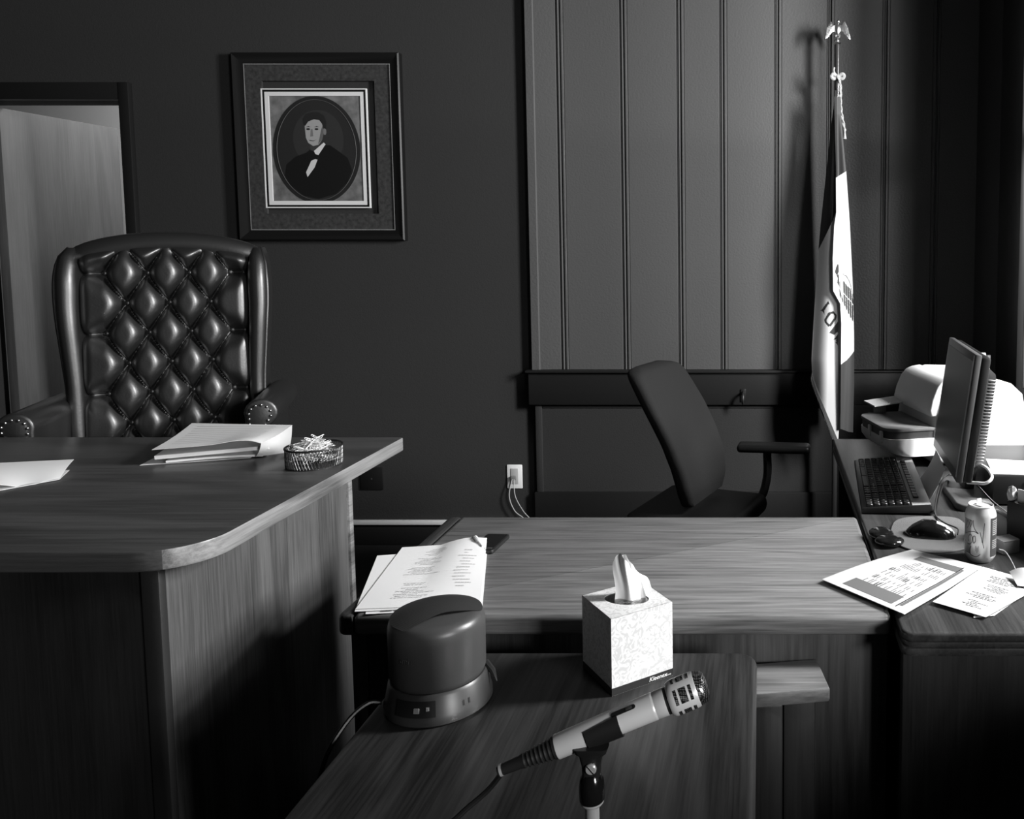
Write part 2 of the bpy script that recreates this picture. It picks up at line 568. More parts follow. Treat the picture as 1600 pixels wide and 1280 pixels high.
frame(FX0, FX1, FZ0, FZ1, [(0, YW - .001), (0, YW - .034), (.006, YW - .040), (.016, YW - .036), (.036, YW - .026), (.045, YW - .024), (.045, YW - .001)], frame_m, 'moulding', t)
b = MB()
for i in range(150):                       # beaded sight edge
    for sx in (FX0 + .049, FX1 - .049):
        b.ball((sx, YW - .023, lerp(FZ0 + .049, FZ1 - .049, i / 149)), .0024, seg=6)
for i in range(1, 134):
    for sz in (FZ0 + .049, FZ1 - .049):
        b.ball((lerp(FX0 + .049, FX1 - .049, i / 134), YW - .023, sz), .0024, seg=6)
b.build('beading', mat('bead_gilt', .20, .4), t)
MX0, MX1, MZ0, MZ1 = -2.258, -1.788, 1.584, 2.112
frame(FX0 + .045, FX1 - .045, FZ0 + .045, FZ1 - .045, [(0, YW - .004), (0, YW - .018), (MX0 - FX0 - .045, YW - .018), (MX0 - FX0 - .045, YW - .004)], matboard, 'mat', t)
frame(MX0 - .004, MX1 + .004, MZ0 - .004, MZ1 + .004, [(0, YW - .019), (.005, YW - .019), (.005, YW - .010), (0, YW - .010)], whiteboard_m, 'fillet', t)
frame(MX0 + .001, MX1 - .001, MZ0 + .001, MZ1 - .001, [(0, YW - .016), (.009, YW - .016), (.009, YW - .006), (0, YW - .006)], frame_m, 'inner_mat', t)
frame(MX0 + .008, MX1 - .008, MZ0 + .008, MZ1 - .008, [(0, YW - .0145), (.020, YW - .0145), (.020, YW - .006), (0, YW - .006)], whiteboard_m, 'white_border', t)
pr = MB().box(MX0 + .02, MX1 - .02, YW - .010, YW - .005, MZ0 + .02, MZ1 - .02).build('print', print_m, t)
OC = V((-2.024, YW, 1.842))


def flat(name, pts, g, layer, par=pr, rough=.6):
    """flat printed shape on the print (it is a flat picture)"""
    bb = MB().poly([(OC.x + p[0], YW - .0102 - .00025 * layer, OC.z + p[1]) for p in pts])
    m = MT.get('print_%.3f' % g) or mat('print_%.3f' % g, g, rough)
    return bb.build(name, m, par, smooth=False)


def ell(cx, cz, rx, rz, n=40, a0=0, a1=2 * PI):
    return [(cx + rx * math.cos(a0 + (a1 - a0) * i / n), cz + rz * math.sin(a0 + (a1 - a0) * i / n)) for i in range(n)]


flat('oval_border', ell(0, 0, .199, .242, 64), .018, 1)
b = MB()
ring = [(OC.x + .180 * math.cos(a), YW - .0112, OC.z + .226 * math.sin(a)) for a in [2 * PI * i / 72 for i in range(72)]]
b.tube(ring, .0014, 6, closed=True); b.build('oval_line', mat('oval_gilt', .10, .5), pr)
flat('backdrop', ell(0, 0, .176, .222, 64), .022, 2)
flat('backdrop_glow', ell(.01, .05, .115, .13, 48), .034, 2.5)
flat('suit', [(-.150, -.115), (-.140, -.065), (-.098, -.030), (-.045, -.010), (-.010, .02), (.062, .022), (.100, -.005), (.140, -.035), (.158, -.090), (.135, -.145), (.08, -.198), (0, -.221), (-.07, -.205), (-.125, -.157)], .0045, 3)
flat('shirt', [(-.026, -.048), (.006, -.035), (-.012, -.078), (-.046, -.122), (-.052, -.100)], .72, 4)
flat('collar', [(-.012, -.004), (.034, .034), (.042, .026), (.008, -.022), (-.006, -.018)], .80, 5)
flat('bow_tie', [(-.052, -.020), (-.026, -.028), (.004, -.022), (.006, -.044), (-.024, -.036), (-.050, -.046)], .004, 6)
flat('neck', [(-.030, .028), (.022, .04), (.030, .022), (-.010, -.006), (-.028, .0)], .05, 3.5)
flat('face', [(-.050, .118), (-.048, .085), (-.046, .055), (-.036, .032), (-.014, .018), (.010, .024), (.027, .045), (.036, .075), (.034, .115), (.024, .140), (0, .152), (-.030, .148), (-.046, .136)], .40, 5)
flat('cheek_shade', [(.008, .026), (.027, .045), (.036, .075), (.034, .115), (.024, .09), (.016, .055)], .14, 5.5)
flat('hair', [(-.055, .118), (-.056, .140), (-.044, .160), (-.018, .170), (.014, .170), (.040, .156), (.050, .128), (.046, .094), (.034, .100), (.030, .118), (.018, .134), (-.006, .138), (-.032, .128), (-.047, .108)], .018, 6)
flat('ear', ell(.041, .083, .007, .016, 16), .22, 6)
for ex in (-.034, .004):
    flat('eye', ell(ex, .094, .009, .0045, 14), .02, 6)
    flat('eyebrow', [(ex - .012, .103), (ex + .002, .108), (ex + .013, .103), (ex + .002, .104)], .012, 6.5)
flat('nose', [(-.022, .094), (-.014, .094), (-.012, .062), (-.026, .060)], .20, 6)
flat('mouth', [(-.034, .046), (-.012, .043), (.004, .048), (-.012, .040), (-.028, .041)], .05, 6)
b = MB()       # bowed oval glass over the print
b.lathe([(.0, .012), (.3, .0108), (.6, .0075), (.85, .003), (1.0, 0)], (0, 0, 0), 64, cap=False)
for v in b.bm.verts:
    x, y, z = v.co
    v.co = V((OC.x + x * .20, YW - .0128 - z, OC.z + y * .244))
b.build('glass', glass('picture_glass', .98, .02, .03), t)

# ------------------------------------------------------------------ judge's bench
t = thing('judges_bench', "judge's bench in dark walnut with a thick rounded top, left", 'bench', (-2.5, 1.85, 0))
bx0, bx1, by0, by1 = -4.3, -1.0, 1.42, 2.29
out = rrect(bx0, bx1, by0, by1, .11, 10, (0, 1, .08, 0))
b = MB().prism(out, .842, .88, 'Z', .004, 2)
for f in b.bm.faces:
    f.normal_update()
    f.material_index = 1 if abs(f.normal.z) < .6 and f.normal.x > .42 else 0  # front edge keeps the dark top wood, which paints in its shade
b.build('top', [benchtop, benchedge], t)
MB().box(-1.11, -1.082, 1.462, 2.125, 0, .842, .003).build('end_panel', benchside, t)
MB().box(-1.12, -1.076, 2.125, 2.145, 0, .842, .003).build('back_stile', benchedge, t)
MB().box(-1.11, -1.076, 1.442, 1.462, 0, .842, .004).build('corner_post', MT['rail_paint'], t)
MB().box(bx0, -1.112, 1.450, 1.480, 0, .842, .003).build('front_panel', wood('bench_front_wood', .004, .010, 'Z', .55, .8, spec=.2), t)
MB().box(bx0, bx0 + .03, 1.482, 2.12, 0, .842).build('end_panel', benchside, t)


# paper helper -----------------------------------------------------------------
def sheet(name, label, c, zf=None, n=14, m=paper, lines=(), bands=(), cat='paper', thick=.0005, lm=ink, group=None, parent=None):
    """c = four corners (near-left, near-right, far-right, far-left); zf(u,v) lifts the sheet"""
    c = [V(p) for p in c]
    zf = zf or (lambda u, v: 0.0)

    def P(u, v, dz=0.0):
        p = (c[0] * (1 - u) + c[1] * u) * (1 - v) + (c[3] * (1 - u) + c[2] * u) * v
        return p + V((0, 0, zf(u, v) + dz))
    if parent is None:
        t = thing(name, label, cat, tuple((c[0] + c[1] + c[2] + c[3]) / 4), 0, group)
    else:
        t = parent
    MB().grid(lambda u, v: P(u, v), n, n, thick=thick).build('page' if parent is None else name, m, t, angle=80)
    for (mm, items, nm, lift) in ((bandgrey, bands, 'printed_band', .0004), (lm, lines, 'printed_text', .0007)):
        if not items: continue
        b = MB()
        for (u0, u1, v0, v1) in items:
            k = max(2, int(10 * abs(u1 - u0)), int(10 * abs(v1 - v0)))
            b.grid(lambda a, q, u0=u0, u1=u1, v0=v0, v1=v1: P(lerp(u0, u1, a), lerp(v0, v1, q), lift), k, 2)
        b.build(nm, mm, t, smooth=False)
    return t


def textrows(u0, u1, v0, v1, n, h=.3, words=True, seed=1, ragged=.3):
    rnd = random.Random(seed)
    out = []
    dv = (v1 - v0) / n
    for i in range(n):
        v = v0 + dv * i
        if rnd.random() < .12: continue
        end = u1 - (u1 - u0) * rnd.random() * ragged
        u = u0 + (u1 - u0) * (rnd.random() * ragged * .6)
        while u < end:
            w = (u1 - u0) * (.04 + rnd.random() * .10)
            out.append((u, min(u + w, end), v, v + dv * h))
            u += w + (u1 - u0) * .018
    return out


ZB = .8805
# stack by the clip holder
sheet('paper_sheet', 'bottom white sheet of the pile on the bench, sticking out to the left',
      [(-1.511, 1.985, ZB), (-1.285, 2.055, ZB), (-1.33, 2.23, ZB), (-1.56, 2.19, ZB)], lambda u, v: .0012)
sheet('paper_booklet', 'thin white booklet low in the pile on the bench, above the bottom sheet',
      [(-1.458, 2.000, ZB), (-1.258, 2.062, ZB), (-1.30, 2.23, ZB), (-1.53, 2.19, ZB)], lambda u, v: .008 + .003 * math.sin(3 * u), thick=.005, cat='booklet')
sheet('paper_booklet', 'curled white booklet second from the top of the pile on the bench',
      [(-1.480, 1.993, ZB), (-1.235, 2.050, ZB), (-1.27, 2.20, ZB), (-1.54, 2.18, ZB)], lambda u, v: .022 + .012 * u * (1 - v) + .004 * v, thick=.009, cat='booklet')
t = thing('folded_document', 'folded white document with a drooping flap on top of the pile on the bench', 'document', (-1.37, 2.09, ZB + .05))
cA = [V((-1.478, 1.984, .921)), V((-1.238, 2.026, .932)), V((-1.222, 2.135, .948)), V((-1.530, 2.203, .938))]


def doc_top(u, v):
    p = (cA[0] * (1 - u) + cA[1] * u) * (1 - v) + (cA[3] * (1 - u) + cA[2] * u) * v
    lift = -.004 * math.sin(PI * v) + .006 * math.exp(-((u - .78) / .18) ** 2) * (1 - v) - .010 * max(0, u - .9) * 10 * (1 - v) * .6
    return p + V((0, 0, lift))


MB().grid(doc_top, 22, 16, thick=.0012).build('page', paper, t, angle=80)
b = MB()
for k in range(9):
    v = .2 + .085 * k
    b.grid(lambda a, q, v=v: doc_top(lerp(.10, .88, a), v + .010 * q) + V((0, 0, .0006)), 10, 1)
b.build('printed_text', MT['faint_ink'], t, smooth=False)


def flap(u, v):
    p = doc_top(1.0, v)
    q = V((-1.268 + .066 * v, 2.050 + .028 * v, .886 + .004 * v))
    return p.lerp(q, u) + V((.006 * math.sin(PI * u), -.006 * math.sin(PI * u), 0))


MB().grid(flap, 8, 10, thick=.0008).build('flap', paper2, t, angle=80)

# folded paper, left
t = thing('folded_document', 'folded white paper lying alone at the left end of the bench', 'document', (-1.75, 1.85, ZB))


def bil(c, u, v): return (c[0] * (1 - u) + c[1] * u) * (1 - v) + (c[3] * (1 - u) + c[2] * u) * v


cB = [V((-1.700, 1.725, .8815)), V((-1.602, 1.862, .8830)), V((-1.648, 1.945, .8815)), V((-1.93, 1.855, .8815))]
cU = [V((-1.700, 1.735, .9020)), V((-1.604, 1.866, .8850)), V((-1.643, 1.953, .9050)), V((-1.93, 1.862, .9120))]
MB().grid(lambda u, v: bil(cB, u, v), 16, 10, thick=.0008).build('lower_leaf', paper, t, angle=80)
MB().grid(lambda u, v: bil(cU, u, v) + V((0, 0, -.012 * math.exp(-((u - .62) / .2) ** 2) * (1 - v) ** 2 + .003 * math.sin(PI * v))), 24, 14, thick=.0008).build('upper_leaf', paper, t, angle=80)

# wire mesh clip holder
CH = (-1.093, 1.998, .8802)
t = thing('clip_holder', 'round black wire mesh holder full of paper clips on the bench', 'holder', CH)
hr, hh = .0625, .046
b = MB()
for k in range(56):
    a = 2 * PI * k / 56
    for s in (1, -1):
        b.tube([(CH[0] + hr * math.cos(a + s * .22 * q), CH[1] + hr * math.sin(a + s * .22 * q), CH[2] + .002 + (hh - .004) * q) for q in (0, .33, .66, 1)], .0007, 4)
b.build('mesh_wall', mat('mesh_wire', .12, .3, metal=.8), t)
b = MB()
b.tube([(CH[0] + hr * math.cos(2 * PI * i / 40), CH[1] + hr * math.sin(2 * PI * i / 40), CH[2] + hh) for i in range(40)], .0026, 8, closed=True)
b.build('rim', blackmat, t)
MB().lathe([(0, 0), (hr, 0), (hr, .003), (0, .003)], CH, 40).build('base', blackmat, t)


def clip_mesh():
    L, w = .030, .0038
    pts = []
    for (x, y) in [(-.006, w * .6), (.010, w * .6)] + [(.010 + w * .6 * math.sin(a), w * .6 * math.cos(a)) for a in (.8, 1.57, 2.3, 3.14)] + [(-.013, -w * .6)] + [(-.013 - w * .8 * math.sin(a), .0009 - w * .8 * math.cos(a)) for a in (.8, 1.57, 2.3, 3.14)] + [(.014, w)] + [(.014 + w * math.sin(a), w * math.cos(a)) for a in (.8, 1.57, 2.3, 3.14)] + [(-.008, -w)]:
        pts.append((x, y, 0))
    return pts


proto = None
for k in range(120):
    a = random.random() * 2 * PI
    r_ = (hr - .019) * math.sqrt(random.random())
    lay = k / 120
    z = CH[2] + .008 + (.036 + .022 * (1 - (r_ / (hr - .012)) ** 2)) * lay ** .7
    M = Matrix.Translation((CH[0] + r_ * math.cos(a), CH[1] + r_ * math.sin(a), z)) @ Euler((random.uniform(-.5, .5), random.uniform(-.5, .5), random.uniform(0, 2 * PI))).to_matrix().to_4x4()
    if proto is None:
        proto = MB().tube(clip_mesh(), .0008, 5).build('paper_clip', mat('clip_steel', .85, .3, metal=.3))
        o = proto
    else:
        o = proto.copy(); COL.objects.link(o)
    o.matrix_local = M; W[o.name] = M
    tag(o, 'shiny steel paper clip in the heap inside the round mesh holder', 'paper clip', 'paper clips in the mesh holder')

# ------------------------------------------------------------------ tufted wing chair
CA = math.radians(21.5)
t = thing('wing_chair', "tufted black leather wing chair with nailhead arms behind the judge's bench", 'chair', (-2.03, 2.87, 0), CA)
bw = .245                                  # half width of the tufted field
zt0, zt1 = .50, 1.43
dxx, dzz, zr0 = .119, .100, 1.32


def tuft(x, z):
    a = x / dxx + .5 + (z - zr0) / (2 * dzz)
    b_ = x / dxx + .5 - (z - zr0) / (2 * dzz)
    return abs(math.sin(PI * a)) * abs(math.sin(PI * b_))


def backpt(u, v):
    x = lerp(-bw, bw, u); z0 = lerp(zt0, zt1, v)
    top = zt1 - .035 * (x / bw) ** 2 * 1.3
    z = min(z0, 9) if v < .8 else lerp(lerp(zt0, zt1, .8), top, (v - .8) / .2)
    zeta = (z - zr0) / (2 * dzz)
    if abs(x) <= 1.5 * dxx: q = tuft(x, z)
    else: q = abs(math.sin(PI * zeta)) ** lerp(2, .8, min(1, (abs(x) - 1.5 * dxx) / .04))
    h = .056 * (1 - (1 - q) ** 2.5) ** .66
    if z > 1.375: h = lerp(h, .040, min(1, (z - 1.375) / .03))
    ex = abs(x) / bw
    rec = .10 * (z - .5) / .93              # slight recline
    edge = -.030 * max(0, (ex - .84) / .16) ** 2
    topr = -.05 * max(0, (v - .95) / .05) ** 2
    y = -.10 - h + rec * .6 - edge - topr
    return (x, y, z)


MB().grid(backpt, 110, 190).build('tufted_backrest', leather, t, world=False, angle=180)
for i in range(-4, 5):
    for j in range(-12, 5):
        x = i * dxx / 2; z = zr0 + j * dzz
        if (i + j) % 2 == 1 and abs(x) < 1.5 * dxx + .01 and .55 < z < 1.36:
            MB().ball((x, -.10 + .06 * (z - .5) / .93 - .004, z), .009, (1, .5, 1), 10).build('tufting_button', leather, t, world=False)
# outer shell of the back
b = MB()
rings = []
for k in range(15):
    z = lerp(.42, 1.405, k / 14)
    w = .275 - .004 * max(0, (z - 1.2)) * 20 * 0
    rec = .06 * (z - .5) / .93
    yb = .02 + rec
    f = min(1, (1.415 - z) / .05)
    w2 = w - .03 * (1 - f)
    rings.append([(x, y + rec, z) for x, y in rrect(-w2, w2, -.085, .03, .03, 5)])
b.loft(rings)
b.build('back_shell', leather, t, world=False, angle=60)
# top roll
b = MB()
pts = [(lerp(-.285, .285, i / 28), -.085 + .055, 1.418 - .055 * (abs(lerp(-1, 1, i / 28)) ** 2.2)) for i in range(29)]
b.tube(pts, [.040 * math.sqrt(max(.05, 1 - abs(lerp(-1, 1, i / 28)) ** 9)) for i in range(29)], 16)
b.build('top_roll', leather, t, world=False, angle=80)
# wings
for s in (-1, 1):
    rings = []
    n = 22
    for k in range(n + 1):
        q = k / n
        z = lerp(.78, 1.405, q)
        d = interp([(0, .085), (.25, .09), (.6, .105), (.85, .105), (.96, .085), (1, .05)], q)
        th = interp([(0, .020), (.3, .023), (.8, .030), (.93, .026), (1, .010)], q)
        xc = s * interp([(0, .250), (.3, .252), (.7, .264), (1, .262)], q)
        rec = .06 * (z - .5) / .93
        ring = []
        for (px, py) in rrect(-th, th, -.07 - d, .0, min(th * .98, .03), 6):
            fl = max(0, (-py - .10)) * .10
            ring.append((xc + px + s * fl, py + rec, z))
        rings.append(ring)
    b = MB().loft(rings)
    b.build('wing', leather, t, world=False, angle=70)
    # welt along the outer wing edge
    b = MB()
    pts = []
    for k in range(n + 1):
        q = k / n
        z = lerp(.78, 1.405, q)
        d = interp([(0, .085), (.25, .09), (.6, .105), (.85, .105), (.96, .085), (1, .05)], q)
        th = interp([(0, .020), (.3, .023), (.8, .030), (.93, .026), (1, .010)], q)
        xc = s * interp([(0, .250), (.3, .252), (.7, .264), (1, .262)], q)
        pts.append((xc + s * (th + .10 * max(0, d - .05) * .8 + .002), -.05 - d + .06 * (z - .5) / .93, z))
    b.tube(pts, .004, 6)
    b.build('welt', leather, t, world=False)
# rolled arms
for s in (-1, 1):
    cs = [(-.034, .30), (-.034, .82), (-.036, .870)]
    cs += [(.010 + .048 * math.cos(a), .880 + .046 * math.sin(a)) for a in [PI - .05 - i * (PI + .9) / 14 for i in range(15)]]
    cs += [(.026, .830), (.026, .30)]
    cs = [(s * (.302 + x), z) for x, z in cs]
    b = MB().prism(cs, -.40, .02, 'Y', .008, 3)
    b.build('arm', leather, t, world=False, angle=50)
    fp = [(-.022, .32), (-.022, .85)]
    fp += [(.008 + .031 * math.cos(a), .878 + .030 * math.sin(a)) for a in [PI - .1 - i * (PI + .75) / 10 for i in range(11)]]
    fp += [(.014, .83), (.014, .32)]
    fpm = [(s * (.302 + x), z) for x, z in fp]
    fo = MB().prism(fpm, -.406, -.398, 'Y', .002).build('arm_front', leather, t, world=False)
    b = MB()
    path = [V((p[0], 0, p[1])) for p in fpm]
    dist = 0; step = .0165
    acc = 0
    for a_, c_ in zip(path, path[1:]):
        L_ = (c_ - a_).length
        while acc < L_:
            p = a_.lerp(c_, acc / L_)
            if p.z > .6: b.ball((p.x, -.407, p.z), .0045, (1, .6, 1), 8)
            acc += step
        acc -= L_
    b.build('nailheads', brass, fo, world=False)
b = MB()
b.box(-.255, .255, -.42, -.08, .36, .50, .045, 4)
b.build('seat_cushion', leather, t, world=False, angle=60)
MB().box(-.27, .27, -.40, .0, .26, .36, .01).build('seat_rail', leather, t, world=False)
MB().lathe([(.03, .07), (.03, .26), (.05, .26)], (0, -.2, 0), 16).build('pedestal', blackmat, t, world=False)
b = MB()
for k in range(5):
    a = 2 * PI * k / 5
    b.tube([(0, -.2, .09), (.28 * math.cos(a), -.2 + .28 * math.sin(a), .055)], [.024, .016], 8)
    b.ball((.28 * math.cos(a), -.2 + .28 * math.sin(a), .028), .028, seg=10)
b.build('star_base', blackmat, t, world=False)

# ------------------------------------------------------------------ clerk's desk (bridge)
t = thing('clerk_desk', 'low oak laminate desk with a rounded front edge in the centre', 'desk', (-.27, 1.75, 0))
b = MB()
b.prism(rrect(-.75, .238, 1.475, 2.03, .01, 3), .700, .740, 'Z', .011, 4)
b.build('top', oaktop, t)
b = MB().prism(rrect(-.78, -.7505, 1.475, 2.03, .014, 4, (1, 0, 0, 1)), .700, .740, 'Z', .008, 3)
b.build('edge_band', returntop, t)
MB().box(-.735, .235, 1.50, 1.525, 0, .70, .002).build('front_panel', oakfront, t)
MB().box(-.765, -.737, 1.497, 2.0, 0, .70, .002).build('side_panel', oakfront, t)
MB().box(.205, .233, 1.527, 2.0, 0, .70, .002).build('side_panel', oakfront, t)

t = thing('return_desk', 'dark wood side desk under the computer along the right wall', 'desk', (.6, 2.1, 0))
b = MB()
b.prism(rrect(.246, .968, 1.405, 2.86, .02, 5), .722, .740, 'Z', .006, 3)
b.build('top', returntop, t)
b = MB()
b.prism(rrect(.249, .965, 1.408, 2.857, .02, 5), .712, .7225, 'Z', .003, 2)
b.prism(rrect(.246, .968, 1.405, 2.86, .02, 5), .697, .7125, 'Z', .004, 2)
b.build('moulded_edge', returntop, t)
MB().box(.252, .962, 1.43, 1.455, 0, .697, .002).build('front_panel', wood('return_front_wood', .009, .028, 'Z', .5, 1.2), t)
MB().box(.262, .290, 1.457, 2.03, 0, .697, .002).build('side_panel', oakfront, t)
MB().box(.265, .95, 2.80, 2.83, 0, .697, .002).build('end_panel', oakfront, t)

# low pedestal block beside the witness table
t = thing('wooden_post', 'low wooden post with a thick oak cap, behind the witness table', 'post', (0, 1.43, 0))
R1 = Matrix.Translation((0, 1.43, 0)) @ Matrix.Rotation(math.radians(9), 4, 'Z')
MB().box(-.030, .113, -.052, .052, .620, .646, .004, 2, M=R1).build('cap', wood('post_cap_oak', .09, .20, 'X', .45, 1.4), t)
MB().box(-.025, .030, -.048, .040, 0, .620, .003, 2, M=R1).build('column', wood('post_wood', .008, .022, 'Z', .5), t)
MB().box(.032, .088, -.045, .040, 0, .620, .003, 2, M=R1).build('column', MT['post_wood'], t)

# witness table
t = thing('witness_table', 'small dark walnut table with rounded corners in the foreground', 'table', (-.305, 1.19, 0))
tx0, tx1, ty0, ty1 = -.605, -.008, .955, 1.422
b = MB().prism(rrect(tx0, tx1, ty0, ty1, .035, 8), .674, .70, 'Z', .0125, 5)
b.build('top', tabletop_m, t)
for xx in (-.575, -.06):
    MB().box(xx, xx + .025, ty0 + .03, ty1 - .06, 0, .674, .002).build('end_panel', MT['post_wood'], t)
MB().box(-.55, -.06, ty1 - .09, ty1 - .07, .30, .674, .002).build('modesty_panel', MT['post_wood'], t)

# ------------------------------------------------------------------ papers and phone on the clerk's desk
ZD = .7402
t = thing('mobile_phone', 'flat black phone lying on the centre desk beyond the papers', 'phone', (-.612, 1.825, ZD))
R1 = Matrix.Translation((-.612, 1.828, ZD)) @ Matrix.Rotation(math.radians(-4), 4, 'Z')
MB().prism(rrect(-.027, .027, -.052, .052, .007, 5), 0, .009, 'Z', .002, 2, M=R1).build('body', blackmat, t)
MB().prism(rrect(-.023, .023, -.030, .046, .002, 3), .009, .0096, 'Z', M=R1).build('screen', blackgloss, t)
b = MB()
for k in range(3):
    b.box(-.018 + .014 * k, -.008 + .014 * k, -.044, -.037, .009, .0098, M=R1)
b.build('buttons', darkgrey, t)

sheet('paper_sheet', 'white sheet at the bottom of the papers on the centre desk, nearest the edge',
      [(-.727, 1.478, ZD), (-.52, 1.500, ZD), (-.615, 1.82, ZD), (-.83, 1.755, ZD)], lambda u, v: .001, lines=textrows(.1, .9, .02, .3, 12, .4, seed=9))
sheet('paper_sheet', 'white sheet sliding out to the left under the papers on the centre desk',
      [(-.750, 1.484, ZD), (-.54, 1.51, ZD), (-.62, 1.81, ZD), (-.835, 1.76, ZD)], lambda u, v: .0028)
rows = []
for k in range(3):
    rows += textrows(.32 - .05 * k, .56 + .02 * k, .50 - .16 * k + .3, .63 - .16 * k + .3, 6, .34, seed=20 + k, ragged=.5)
rows += textrows(.22, .62, .08, .36, 12, .34, seed=31, ragged=.45) + textrows(.70, .92, .25, .85, 13, .25, seed=33, ragged=.6)
t = sheet('paper_packet', 'white printed packet with a curled far corner on the centre desk', 
          [(-.752, 1.492, ZD), (-.528, 1.512, ZD), (-.622, 1.838, ZD), (-.800, 1.805, ZD)],
          lambda u, v: .0045 + .010 * math.sin(PI * min(1, max(0, u - .45) / .55)) * v + .03 * max(0, u + v - 1.62) ** 1.2, n=20, lines=rows, lm=MT['faint_ink'], cat='papers', thick=.0025)
b = MB()
b.tube(bez([(-.655, 1.842, ZD + .012), (-.648, 1.832, ZD + .019), (-.632, 1.81, ZD + .017), (-.616, 1.79, ZD + .012)], 5), [.003] * 6 + [.0045] * 5 + [.002] * 5, 8)
b.build('curled_corner', paper, t)

# ------------------------------------------------------------------ loudspeaker on the table
SC = (-.509, 1.262, .7002)
t = thing('desktop_speaker', 'black cylindrical speaker with a mesh top on the witness table', 'speaker', SC)
MB().lathe([(0, 0), (.077, 0), (.0805, .003), (.0805, .012), (.0790, .0155), (.0738, .043), (.0708, .047), (.068, .047), (0, .047)], SC, 64).build('base_ring', mat('speaker_base', .035, .38), t)
MB().lathe([(0, .0475), (.0685, .0475), (.0700, .050), (.0715, .055), (.0720, .120), (.0714, .131), (.0690, .139), (.0635, .1435), (.057, .1455), (0, .149)], SC, 64).build('body', mat('speaker_shell', .048, .36, spec=.55, bump=.06, bscale=900), t)
gm = bpy.data.materials.new('speaker_mesh'); gm.use_nodes = True
N = gm.node_tree.nodes; L = gm.node_tree.links
pb = N['Principled BSDF']; pb.inputs['Roughness'].default_value = .4
tc = N.new('ShaderNodeTexCoord'); mp = N.new('ShaderNodeMapping'); mp.inputs['Rotation'].default_value = (0, 0, .6)
ck = N.new('ShaderNodeTexVoronoi'); ck.voronoi_dimensions = '2D'; ck.inputs['Scale'].default_value = 400; ck.inputs['Randomness'].default_value = 0
L.new(tc.outputs['Object'], mp.inputs[0]); L.new(mp.outputs[0], ck.inputs['Vector'])
mr = N.new('ShaderNodeMapRange'); mr.inputs[1].default_value = .25; mr.inputs[2].default_value = .55; mr.inputs[3].default_value = .004; mr.inputs[4].default_value = .05
L.new(ck.outputs['Distance'], mr.inputs[0]); L.new(mr.outputs[0], pb.inputs['Base Color'])
b = MB()
gd = V((.62, -.78))


def gpt(u, v):
    a = 2 * PI * u
    d0 = V((math.cos(a), math.sin(a)))
    rmax = .0680
    k = d0.dot(gd)
    if k > 0: rmax = min(rmax, (.030 + .010 * abs(d0.dot(V((.78, .62)))) ** 2) / k) if k > .4 else rmax
    r_ = rmax * v
    return (SC[0] + r_ * d0.x, SC[1] + r_ * d0.y, SC[2] + .1405 + .0135 * (1 - (r_ / .070) ** 2) + .0015)


b.grid(gpt, 96, 14)
b.build('grille', gm, t)
b = MB()
RS = Matrix.Translation(SC) @ Matrix.Rotation(math.radians(-92), 4, 'Z')      # control recess on the sloping ring


def onring(ang, z, lift=0.0):
    r_ = lerp(.0790, .0738, (z - .0155) / .0275) + lift
    return (SC[0] + r_ * math.cos(ang), SC[1] + r_ * math.sin(ang), SC[2] + z)


b.grid(lambda u, v: onring(lerp(-2.06, -1.26, u), lerp(.0165, .040, v), .0012), 16, 2)
co = b.build('control_panel', blackmat, t)
for (a0, a1, z0, z1) in ((-1.66, -1.56, .024, .031), (-1.43, -1.38, .027, .032)):
    b = MB(); b.grid(lambda u, v: onring(lerp(a0, a1, u), lerp(z0, z1, v), .0030), 3, 2, thick=.0022); b.build('button', midgrey, co)
for a in (-.74, -.62):
    b = MB(); b.grid(lambda u, v: onring(a + .02 * u, lerp(.022, .03, v), .0012), 2, 2); b.build('jack_socket', blackmat, t)
b = MB()
b.tube([(SC[0] + .066, SC[1] + .024, SC[2] + .050), (SC[0] + .080, SC[1] + .016, SC[2] + .040), (SC[0] + .089, SC[1] + .008, SC[2] + .027)], [.006, .005, .001], 8)
b.build('plug', blackmat, t)
for i, ch in enumerate('emic'):
    a = -1.98 + .088 * i
    p = V((SC[0] + .0719 * math.cos(a), SC[1] + .0719 * math.sin(a), SC[2] + .094))
    M = Matrix.Translation(p) @ Matrix.Rotation(a + PI / 2, 4, 'Z') @ Matrix.Rotation(PI / 2, 4, 'X')
    text('lettering', ch, darkgrey, t, M, .014, .0005, align='CENTER')
tag(MB().tube(bez([(-.588, 1.235, .712), (-.605, 1.225, .715), (-.625, 1.20, .70), (-.642, 1.165, .66), (-.648, 1.14, .58), (-.645, 1.13, .40), (-.64, 1.12, .02)]), .0035, 8).build('power_cable', MT['black_rubber2'], loc=(-.6, 1.2, .7)),
    'black cable arcing from the speaker over the edge of the table', 'cable')

# ------------------------------------------------------------------ tissue box
TA = math.radians(36)
t = thing('tissue_box', 'pale patterned cube tissue box with a dark bottom stripe on the witness table', 'tissue box', (-.238, 1.272, .7003), TA)
bs, bh = .111, .127
tm = mat('tissue_box_card', .50, .55, bump=.0)
nt = tm.node_tree; N = nt.nodes; L = nt.links
tc = N.new('ShaderNodeTexCoord'); wv = N.new('ShaderNodeTexNoise'); wv.inputs['Scale'].default_value = 55; wv.inputs['Distortion'].default_value = 3.5; wv.inputs['Detail'].default_value = 1
L.new(tc.outputs['Object'], wv.inputs['Vector'])
mr = N.new('ShaderNodeMapRange'); mr.inputs[1].default_value = .42; mr.inputs[2].default_value = .52; mr.inputs[3].default_value = .50; mr.inputs[4].default_value = .64
L.new(wv.outputs[0], mr.inputs[0]); L.new(mr.outputs[0], N['Principled BSDF'].inputs['Base Color'])
